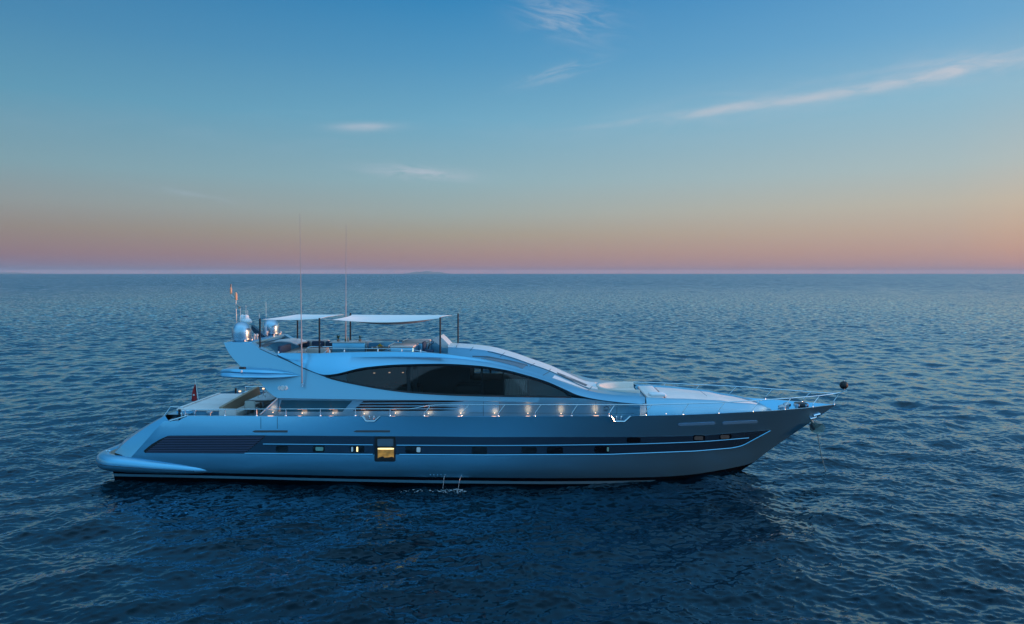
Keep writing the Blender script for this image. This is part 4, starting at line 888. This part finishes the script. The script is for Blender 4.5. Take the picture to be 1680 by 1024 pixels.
def chair(cx_, cy_, rz, label):
    th = thing('dining_chair', label, 'chair', (cx_, cy_, 3.0), 'dining chairs on the aft deck'); c_, s_ = math.cos(rz), math.sin(rz)
    T = lambda x, y, z: Vector((cx_+x*c_-y*s_, cy_+x*s_+y*c_, 3.0+z))
    def tb_(lo, hi, bev, nm, m_):
        mb = MB(); mb.box(lo, hi, bev=bev); mb.v = [tuple(T(*q)) for q in mb.v]; mb.build(nm, m_, th)
    tb_((-.26, -.26, .40), (.26, .26, .48), .03, 'seat', CUSH); tb_((-.28, -.30, .50), (.28, -.24, .88), .03, 'backrest', CREAM)
    for sx_ in (-1, 1):
        for sy_ in (-1, 1):
            mb = MB(); mb.tube([T(sx_*.24, sy_*.24, 0), T(sx_*.23, sy_*.23, .42)], .02, 6); mb.build('leg', STEEL, th)
        mb = MB(); mb.tube([T(sx_*.29, -.27, .0), T(sx_*.29, -.27, .72), T(sx_*.29, .2, .68), T(sx_*.29, .24, .0)], .02, 6); mb.build('armrest', STEEL, th)
q = aty(413, 679, -1.55); chair(q.x, -1.45, 0, 'dining chair standing at the near end of the laid table, back to the camera')
chair(tx+1.05, ty-.5, math.pi/2, 'dining chair on the bow side of the table, nearer the camera'); chair(tx+1.05, ty+.6, math.pi/2, 'dining chair on the bow side of the table, farther from the camera')
# ensign
fb = atz(326, 657, 3.5)
fb = aty(326, 657.5, .3); fl = thing('flag', 'red ensign hanging from a short staff at the stern', 'flag', fb)
ft = aty(320, 622.5, .3); mb = MB(); mb.tube([fb+Vector((0, 0, -.1)), ft], [.024, .016], 8); mb.build('staff', WHTP, fl)
mb = MB(); rows = []
for i in range(13):
    w = i/12; a = aty(318.8+.9*w, 629+w*3, .3); r_ = []
    top_ = ft.lerp(fb, .2+.0*w); 
    for j in range(9):
        s_ = j/8; px = 319.6-1.2*s_*0+lerp([(0, 1.5), (1, 4)], w)-s_*lerp([(0, 1.6), (.4, 6.5), (1, 9.5)], w); py = 629.5+w*29.5+s_*(1.2-2.0*w)
        r_.append(aty(px, py, .3+.11*math.sin(s_*7+w*2)+.03))
    rows.append(r_)
mb.grid(rows); cl_ = mb.build('cloth', RED, fl, smooth=80, normals=False)
mb = MB(); mb.grid([[q+Vector((0, -.02, 0)) for q in r_[3:7]] for r_ in rows[7:9]]); mb.build('white_mark', WHITE, cl_, smooth=80, normals=False)
# lamps on the far quarter
for (x, y, lat) in ((393.5, 642, 3.0), (432, 637.5, 3.0)):
    c = aty(x, y, lat); mb = MB(); mb.lathe(c, [(.03, -.25), (.03, -.05), (.06, -.04), (.06, .05), (.01, .08)], 10); pl_ = mb.build('deck_lamp', STEEL, yacht)
    mb = MB(); mb.lathe(c+Vector((0, 0, -.035)), [(.062, 0), (.066, .03), (.062, .07)], 10); mb.build('lens', LAMPE, pl_)

# ================================================================ FLYBRIDGE
b0, b1_ = aty(544.5, 561, .3), aty(599, 561, .3); zb = b0.z
mb = MB(); mb.box((b0.x, .3, FZ), (b1_.x, 1.05, zb-.05), bev=.03); bar = mb.build('bar_counter', PAINT, yacht)
mb = MB(); mb.box((b0.x-.12, .22, zb-.05), (b1_.x+.15, 1.12, zb), bev=.015); mb.build('counter_top', WHTP, bar)
mb = MB(); mb.tube([(b1_.x+.08, .40, FZ), (b1_.x+.08, .40, zb-.05)], .085, 16); mb.build('counter_post', CHROME, bar)
for (x, lab) in ((555, 'bushy green plant in a pot on the stern end of the flybridge bar'), (590.5, 'spiky dark plant in a pot on the bow end of the flybridge bar')):
    c = aty(x, 559.5, .6); c.z = zb; pt = thing('potted_plant', lab, 'plant', c, 'potted plants on the bar')
    mb = MB(); mb.lathe(c, [(.01, 0), (.07, 0), (.09, .13), (.07, .13), (.01, .12)], 14); mb.build('pot', POT, pt)
    mb = MB(); rd = random.Random(int(x))
    for k in range(26 if x < 570 else 16):
        a = rd.random()*6.28; ln = rd.uniform(.14, .28); tl = rd.uniform(.05, .22); w = .022 if x < 570 else .014
        p0 = c+Vector((0, 0, .12)); p1 = p0+Vector((math.cos(a)*tl*.5, math.sin(a)*tl*.5, ln*.7)); p2 = p0+Vector((math.cos(a)*tl, math.sin(a)*tl, ln)); sd_ = Vector((-math.sin(a), math.cos(a), 0))*w
        mb.add([p0-sd_*.3, p0+sd_*.3, p1+sd_, p1-sd_, p2], [(0, 1, 2, 3), (3, 2, 4)])
    mb.build('leaves', LEAF, pt, smooth=0, normals=False)
for (x, h, m_, lab) in ((566.5, .22, LEAF, 'dark green bottle on the flybridge bar between the two plants'), (571, .27, POT, 'brown bottle on the flybridge bar next to the far whip antenna')):
    c = aty(x, 559.5, .55); c.z = zb; mb = MB(); mb.lathe(c, [(.01, 0), (.04, 0), (.04, h*.6), (.015, h*.75), (.015, h), (.01, h)], 12); tag(mb.build('bottle', m_, None, smooth=40), lab, 'bottle', 'bottles on the bar')
# seating aft: low white sofa with navy cushions
s0, s1 = aty(452, 577, -1.4), aty(542, 577, 1.3)
fs = thing('lounge_sofa', 'white flybridge sofa with navy cushions aft of the bar', 'sofa', ((s0.x+s1.x)/2, .8, FZ))
mb = MB(); mb.box((s0.x, 1.35, FZ), (s1.x-.3, 2.1, FZ+.42), bev=.06); mb.box((s0.x, -1.7, FZ), (s0.x+.75, 1.345, FZ+.42), bev=.06); mb.build('seat', CUSH, fs)
mb = MB(); mb.box((s0.x, 2.0, FZ+.42), (s1.x-.3, 2.2, FZ+.85), bev=.06); mb.build('backrest', CUSH, fs)
for k, (x0, w) in enumerate(((s0.x+.1, .6), (s0.x+.85, .7), (s0.x+1.65, .55))):
    mb = MB(); mb.box((x0, 1.78, FZ+.44), (x0+w, 1.98, FZ+.80), bev=.07); mb.build('cushion', NAVY, fs)
mb = MB(); mb.box((s0.x+.05, -1.3, FZ+.43), (s0.x+.28, .2, FZ+.82), bev=.07); mb.build('cushion', NAVY, fs)
# low table with a bowl
t0, t1 = aty(603, 571, -.7), aty(631, 565, .6)
ft_ = thing('low_table', 'low dark table with a fruit bowl on the flybridge', 'table', ((t0.x+t1.x)/2, 0, FZ))
tz2 = FZ+.62
mb = MB(); mb.box((t0.x, -.9, tz2-.05), (t0.x+.95, .75, tz2), bev=.02); mb.build('table_top', WOODD, ft_)
for sg in (-1, 1): mb = MB(); mb.tube([(t0.x+.47, sg*.5-.08, FZ), (t0.x+.47, sg*.5-.08, tz2-.05)], .05, 10); mb.build('leg', STEEL, ft_)
c = aty(623.5, 565, .1); c.z = tz2; bw = thing('fruit_bowl', 'bowl of yellow fruit on the low flybridge table', 'bowl', c)
mb = MB(); mb.lathe(c, [(.01, .0), (.08, 0), (.17, .08), (.16, .085), (.07, .02), (.01, .02)], 18); mb.build('bowl', WHTP, bw)
for k in range(7):
    a = k*.9; q = c+Vector((math.cos(a)*.08*(k > 0), math.sin(a)*.08*(k > 0), .10 if k else .17)); mb = MB(); mb.lathe(q, [(.06*math.sin(u), -.06*math.cos(u)) for u in np.linspace(.05, 3.1, 8)], 12); mb.build('fruit', YEL, bw, smooth=60)
for k, (x, lat) in enumerate(((606, -.5), (612, -.2), (616, .3))):
    c = aty(x, 569, lat); c.z = tz2; c.x = t0.x+.2+.2*k; mb = MB(); mb.lathe(c, [(.01, 0), (.035, 0), (.04, .12), (.036, .12), (.03, .01)], 12); tag(mb.build('tumbler', WHTP), ['tumbler on the low flybridge table nearest the camera', 'middle tumbler of three on the low flybridge table', 'tumbler beside the fruit bowl on the low table'][k], 'glass', 'tumblers on the low table')
# loungers
for (xa_, xb_, yy, lat0, lat1, lab) in ((640, 678, 567.5, -1.6, -.2, 'white topped sun bed on the flybridge nearest the camera'), (662, 700, 560.5, .15, 1.6, 'white topped sun bed on the far side of the flybridge')):
    a, c = aty(xa_, yy, lat0), aty(xb_, yy, lat0); th = thing('sun_bed', lab, 'sun bed', ((a.x+c.x)/2, (lat0+lat1)/2, FZ), 'sun beds on the flybridge')
    mb = MB(); mb.box((a.x, lat0, FZ), (c.x, lat1, a.z-.10), bev=.04); mb.build('base', PAINT, th)
    mb = MB(); mb.box((a.x-.02, lat0-.02, a.z-.10), (c.x+.02, lat1+.02, a.z), bev=.04); mb.build('mattress', CUSH, th)
    mb = MB(); mb.tube([(a.x-.05, lat0-.05, FZ+.25), (a.x-.05, lat0-.05, a.z+.02), (a.x-.05, lat1, a.z+.02)], .025, 8); mb.build('frame', CHROME, th)
# helm chair and console
c = aty(703, 576, -.6); c.z = FZ; hc = thing('helm_chair', 'dark helm chair at the front of the flybridge', 'chair', c)
mb = MB(); mb.box((c.x-.25, c.y-.28, FZ+.45), (c.x+.25, c.y+.28, FZ+.58), bev=.05); mb.build('seat', NAVY, hc)
mb = MB(); mb.box((c.x-.3, c.y-.27, FZ+.58), (c.x-.16, c.y+.27, FZ+1.05), bev=.06); mb.build('backrest', NAVY, hc)
mb = MB(); mb.lathe(c, [(.22, 0), (.2, .04), (.06, .07), (.06, .45)], 14); mb.build('pedestal', STEEL, hc)
pf = [(709, 557.2), (722, 551.6), (729, 558), (737, 566.5), (737, 571), (726, 570.5)]
mb = MB(); q = [aty(x, y, -.15) for x, y in pf]; mb.prism(q, [p_+Vector((0, 1.3, 0)) for p_ in q]); con = mb.build('helm_cowl', PAINTW, yacht, smooth=20)
mb = MB(); s0 = aty(704, 567.5, -.1); mb.tube([s0+Vector((.12*math.cos(a)*.4, .17*math.sin(a), .17*math.cos(a))) for a in np.linspace(0, 6.28, 20)], .015, 6, cap=False); mb.tube([s0, aty(712, 562, -.1)], .02, 6); mb.build('steering_wheel', BLKT, con)
# flybridge rails
for lat, pts in ((-2.42, [(531, 579.5), (541, 571.6), (570, 571.8), (640, 572.4), (678, 574), (700, 578)]),):
    path = [aty(*polyp(pts, i/29), lat) for i in range(30)]; mb = MB(); mb.tube(path, .018, 8); mb.mirror(); fr_o = mb.build('flybridge_rail', CHROME, yacht)
    for x_ in (457, 541, 565, 620, 659, 690):
        y_ = curve(R6, x_); a = aty(x_, y_-.2, lat); c = a+Vector((0, 0, .12 if x_ in (457, 690) else .20))
        for sg in (1, -1): mb = MB(); mb.tube([(a.x, a.y*sg, a.z-.06), (c.x, c.y*sg, c.z)], .018, 8); mb.lathe((a.x, a.y*sg, a.z), [(.035, -.03), (.035, .10), (.02, .14)], 8); mb.build('rail_foot', CHROME, fr_o)
mb = MB(); mb.tube([aty(x, y, 2.3) for x, y in ((600, 558.8), (650, 558.2), (700, 558), (712, 560))], .02, 8); mb.tube([aty(502, 577, -2.2), aty(505, 570, -2.2), aty(512, 568.6, -2.2), aty(545, 569, -2.2)], .02, 8); mb.build('hand_rail', CHROME, yacht)

# ---- awnings on black poles
def pole(parent, x, yb, yt, lat, up=0):
    a, c = aty(x, yb, lat), aty(x, yt, lat); mb = MB(); mb.tube([a+Vector((0, 0, -.1)), c], .045, 10); q = mb.build('pole', BLKT, parent)
    mb = MB()
    for w in (.25, .55, .86): k_ = a.lerp(c, w); mb.tube([k_+Vector((.0, 0, -.03)), k_+Vector((.07, 0, .03))], .02, 6)
    mb.build('pole_cleat', STEEL, q); return c
def sail(parent, c00, c10, c11, c01, sag, hol):
    rows = []; n = 16
    for j in range(n+1):
        v = j/n; r_ = []
        for i in range(n+1):
            u = i/n; e = hol
            uu = u; vv = v
            P = (c00*(1-uu)+c10*uu)*(1-vv)+(c01*(1-uu)+c11*uu)*vv
            cen = (c00+c10+c11+c01)/4
            pull = e*(4*u*(1-u)*(1-2*min(v, 1-v))**2 + 4*v*(1-v)*(1-2*min(u, 1-u))**2)
            P = P.lerp(cen, pull*.5); P = P+Vector((0, 0, -sag*16*u*(1-u)*v*(1-v) - sag*.7*4*u*(1-u)*(1-v)))
            r_.append(P)
        rows.append(r_)
    mb = MB(); mb.grid(rows); mb.grid([[q+Vector((0, 0, -.012)) for q in r_] for r_ in rows], flip=True)
    for e_ in (rows[0], rows[-1], [r_[0] for r_ in rows], [r_[-1] for r_ in rows]): mb.grid([e_, [q+Vector((0, 0, -.012)) for q in e_]])
    s_ = mb.build('sail', SAIL, parent, smooth=60)
    return s_
NL, FL = -2.35, 1.95
aw1 = thing('sun_awning', 'small white awning stretched between four black poles near the radomes', 'awning', aty(426, 571, NL), 'awnings over the flybridge')
p1, p2 = pole(aw1, 426.4, 571, 522.8, NL), pole(aw1, 524, 579, 521.8, NL); p3, p4 = pole(aw1, 488, 556, 514.6, FL), pole(aw1, 574.8, 560, 513.5, FL)
d_ = Vector((0, 0, -.04)); sail(aw1, p1+d_+Vector((.12, .05, 0)), p2+d_+Vector((-.05, .1, 0)), aty(564, 516, FL), p3+d_, .09, .22)
mb = MB(); mb.tube([aty(564, 516, FL), p4+d_], .01, 5); mb.build('rope', WHTP, aw1)
aw2 = thing('sun_awning', 'larger sagging white awning over the bar and sun beds of the flybridge', 'awning', aty(722, 580, NL), 'awnings over the flybridge')
p5, p6 = pole(aw2, 722.2, 580.5, 520.8, NL), pole(aw2, 751.5, 568, 514.3, FL)
na = aty(545, 524.4, NL+.05); sail(aw2, na, p5+d_+Vector((0, .06, 0)), aty(741, 517, FL), aty(577.5, 516.3, FL), .27, .16)
mb = MB(); mb.tube([na, p2+d_], .01, 5); mb.tube([aty(741, 517, FL), p6+d_], .01, 5); mb.build('rope', WHTP, aw2)

# ================================================================ FORWARD LOUNGE
th = thing('lounge_sofa', 'cream curved sofa in the lounge ahead of the windscreen', 'sofa', (aty(1015, 645, 0).x, 0, 4.2))
xl0, xl1 = aty(978, 640, 0).x, aty(1044, 640, 0).x
prof = []; 
def U(t_, w, x0, x1):                        # a U open to the bow
    if t_ < .33: return (x1-(x1-x0-w)*t_/.33, -w)
    if t_ > .67: return (x0+w+(x1-x0-w)*(t_-.67)/.33, w)
    a = (t_-.33)/.34*math.pi; return (x0+w-w*math.sin(a), -w*math.cos(a))
ts = np.linspace(0, 1, 41); zt_ = lambda t_: 4.72
zb_ = 3.99
ro = [[(*U(q, w, xl0+dx, xl1), z) for q in ts] for w, dx, z in ((1.42, 0, zb_), (1.42, 0, 4.46), (1.38, .05, 4.55), (1.22, .16, 4.55), (1.16, .2, 4.5), (1.08, .3, 4.2))]
mb = MB(); mb.grid(ro); 
for e_ in (0, -1): mb.add([r_[e_] for r_ in ro], [tuple(range(len(ro)))])
mb.build('backrest', CREAM, th, smooth=50)
ro = [[(*U(q, w, xl0+dx, xl1+.02), z) for q in ts] for w, dx, z in ((1.10, .3, 4.0), (1.10, .3, 4.22), (1.04, .34, 4.26), (.60, .86, 4.26), (.55, .9, 4.22), (.55, .9, 4.0))]
mb = MB(); mb.grid(ro)
for e_ in (0, -1): mb.add([r_[e_] for r_ in ro], [tuple(range(len(ro)))])
mb.build('seat', CREAM, th, smooth=50)
# fore sun pad
pad = thing('sun_pad', 'wide white sun pad with a headrest on the raised foredeck', 'sun pad', (XF0+3, 0, 4.25))
rows = []
xp = list(np.linspace(XF0+1.1, XN-3.0, 16)) + [XN-3.0+2.1*math.sin(a) for a in np.linspace(.1, math.pi/2, 12)]
def pw(x): q = (x-(XN-3.0))/2.1; w = tw(x)*.675; return w if q <= 0 else w*math.sqrt(max(.0005, 1-q*q))
for x in xp:
    w = pw(x); z0 = topz(x)-.17; rows.append([(x, -w, z0-.05), (x, -w, z0+.06), (x, -w+.05*min(1, w), z0+.10), (x, 0, z0+.12), (x, w-.05*min(1, w), z0+.10), (x, w, z0+.06), (x, w, z0-.05)])
mb = MB(); mb.grid(rows); mb.add(rows[0], [tuple(range(7))]); mb.build('mattress', CUSH, pad, smooth=50)
x0 = XF0+.12; z0 = topz(x0)-.14
mb = MB(); mb.box((x0, -1.75, z0-.02), (x0+.85, 1.75, z0+.12), bev=.05); mb.build('headrest', CUSH, pad)
mb = MB(); mb.box((x0+.15, -1.72, z0+.10), (x0+1.0, -1.0, z0+.26), bev=.08); mb.build('pillow', WHITE, pad)
mb = MB(); mb.tube([(x0+3.2, -1.1, z0+.06), (x0+3.2, 0, z0+.07), (x0+3.2, 1.1, z0+.06)], .008, 5); mb.build('seam', NAVY, pad)

# ================================================================ ANCHOR GEAR
c = aty(1336, 700, 0); an = thing('anchor', 'grey plough anchor stowed under the bow', 'anchor', c)
mb = MB(); sh0, sh1 = aty(1331, 690, 0), aty(1344, 707, 0); mb.tube([sh0+Vector((-.5, 0, .35)), sh0, sh1], [.07, .07, .06], 8); mb.build('shank', GALV, an)
A = [aty(x, y, 0) for x, y in ((1329, 697), (1338, 692), (1347, 693), (1351, 699), (1347, 706), (1338, 710), (1330, 706))]
mb = MB(); mid = [q+Vector((.02, 0, 0)) for q in A]
mb.prism([q+Vector((0, -.30 if i not in (0, 6) else -.1, -.03)) for i, q in enumerate(A)], [q+Vector((0, .30 if i not in (0, 6) else .1, 0)) for i, q in enumerate(A)]); mb.build('fluke', GALV, an, smooth=0)
mb = MB(); fk = [aty(x, y, -.32) for x, y in ((1328.5, 696), (1331.5, 694.5), (1337.5, 704.5), (1334.5, 706.5))]; mb.prism(fk, [q+Vector((0, .05, 0)) for q in fk]); mb.build('bracket', BLKT, an, smooth=0)
e0, e1 = aty(1340.5, 708, 0), None; e1 = atz(1358, 785, -.15)
e1 = aty(1358.3, 785, 0); ch = MB(); pts = [e0.lerp(e1, i/14)+Vector((-.05*math.sin(i/14*math.pi), 0, -.06*math.sin(i/14*math.pi))) for i in range(15)]; ch.tube(pts, .022, 6)
for i in range(60):
    q = e0.lerp(e1, (i+.5)/60)+Vector((-.05*math.sin((i+.5)/60*math.pi), 0, -.06*math.sin((i+.5)/60*math.pi))); ch.tube([q+Vector((-.022, (.012 if i % 2 else 0), 0)), q+Vector((.022, -(.012 if i % 2 else 0), 0))], .012, 5)
tag(ch.build('anchor_chain', GALV), 'anchor chain dropping from the bow into the sea', 'chain')
c = aty(1384.5, 632, 0); bl = thing('anchor_ball', 'black anchor ball on a short stalk above the bow rail', 'anchor ball', aty(1385.5, 642, 0))
r_ = 6.6/F*36.6; mb = MB(); mb.lathe(c, [(max(.002, r_*math.sin(u)), -r_*math.cos(u)) for u in np.linspace(0, math.pi, 18)], 28); mb.build('ball', BALL, bl, smooth=60)
mb = MB(); mb.tube([aty(1385.5, 643, 0), c+Vector((0, 0, r_*1.25))], .018, 8); mb.build('stalk', STEEL, bl)

# ================================================================ DISCHARGE WATER
for k, (x0, y0, x1, y1) in enumerate(((730, 780.3, 726.5, 802), (757, 781, 751.8, 802))):
    a, n_ = hit(x0, y0, HB, .02); c = aty(x1, y1, a.y-.35); rd = random.Random(k); mb = MB()
    pts = [Vector((a.x+(c.x-a.x)*(w**.7), a.y+(c.y-a.y)*w**.6, a.z+(c.z-a.z)*w**1.5)) for w in np.linspace(0, 1, 14)]
    mb.tube([q+Vector((rd.uniform(-.01, .01), 0, 0)) for q in pts], [.007+.008*rd.random() for _ in pts], 6)
    tag(mb.build('water_jet', STREAM), ['thin jet of water falling from the hull, under the end of the row of fittings', 'thin jet of water falling from the lone fitting farther forward'][k], 'water jet', 'jets from the hull', None)
mb = MB(); rd = random.Random(3)
for k in range(130):
    px = rd.choice([rd.gauss(727, 8), rd.gauss(752, 5), rd.uniform(640, 760)]); P = atz(px, 801.5+abs(rd.gauss(0, 2.0)), .06); s_ = rd.uniform(.008, .024)*(1 if k % 9 else 2.2); a = rd.random()*6
    h_ = samp(TA, np.array([(BM@P).x]), np.array([(BM@P).y]))[0][0]+samp(TB, np.array([(BM@P).x*ca+(BM@P).y*sa]), np.array([(BM@P).y*ca-(BM@P).x*sa]))[0][0]
    P.z = h_+.015
    mb.lathe(P, [(s_*math.sin(u)*(1.6+.6*math.sin(u*3+k)), -s_*.18*math.cos(u)) for u in (.05, .8, 1.57, 2.3, 3.09)], 6)
tag(mb.build('foam', FOAM, None, smooth=60, normals=False), 'small patch of foam where water jets hit the sea', None, None, 'stuff')

# ---------------------------------------------------------------- far land and the air in between
def isl(n, h, sd_): return [h*math.sin(math.pi*i/(n-1))**1.3*(.82+.18*math.sin(i*1.1+sd_)) for i in range(n)]
ridge('hills', -8500, -4500, 52000, isl(24, 230, 1.0), 900, LAND, 'faint bluish island low on the horizon, left of centre')
ridge('hills', -47000, -34500, 52000, isl(24, 140, 2.2), 900, LAND, 'faint bluish coast on the horizon at the left edge')
ridge('hills', -7000, 7000, -1500, [104+44*math.sin(i*.9)+24*math.sin(i*2.3+1) for i in range(60)], 600, LAND, 'dark hilly coast behind the viewer, mirrored in the saloon glass')
v_ = [(x, y, z) for x in (-60000, 60000) for y in (-4000, 72000) for z in (-8, 330)]
hm = bpy.data.meshes.new('haze'); hm.from_pydata(v_, [], [(0, 1, 3, 2), (4, 6, 7, 5), (0, 4, 5, 1), (2, 3, 7, 6), (0, 2, 6, 4), (1, 5, 7, 3)])
m = bpy.data.materials.new('haze_air'); m.use_nodes = True; t = m.node_tree; t.nodes.remove(t.nodes['Principled BSDF'])
pv = t.nodes.new('ShaderNodeVolumePrincipled'); pv.inputs['Color'].default_value = (.50, .60, .72, 1); pv.inputs['Density'].default_value = 1.7e-5
t.links.new(pv.outputs[0], t.nodes['Material Output'].inputs['Volume']); hm.materials.append(m)
hz = bpy.data.objects.new('haze', hm); COL.objects.link(hz); hz['kind'] = 'stuff'; hz['label'] = 'thin evening haze over the sea'
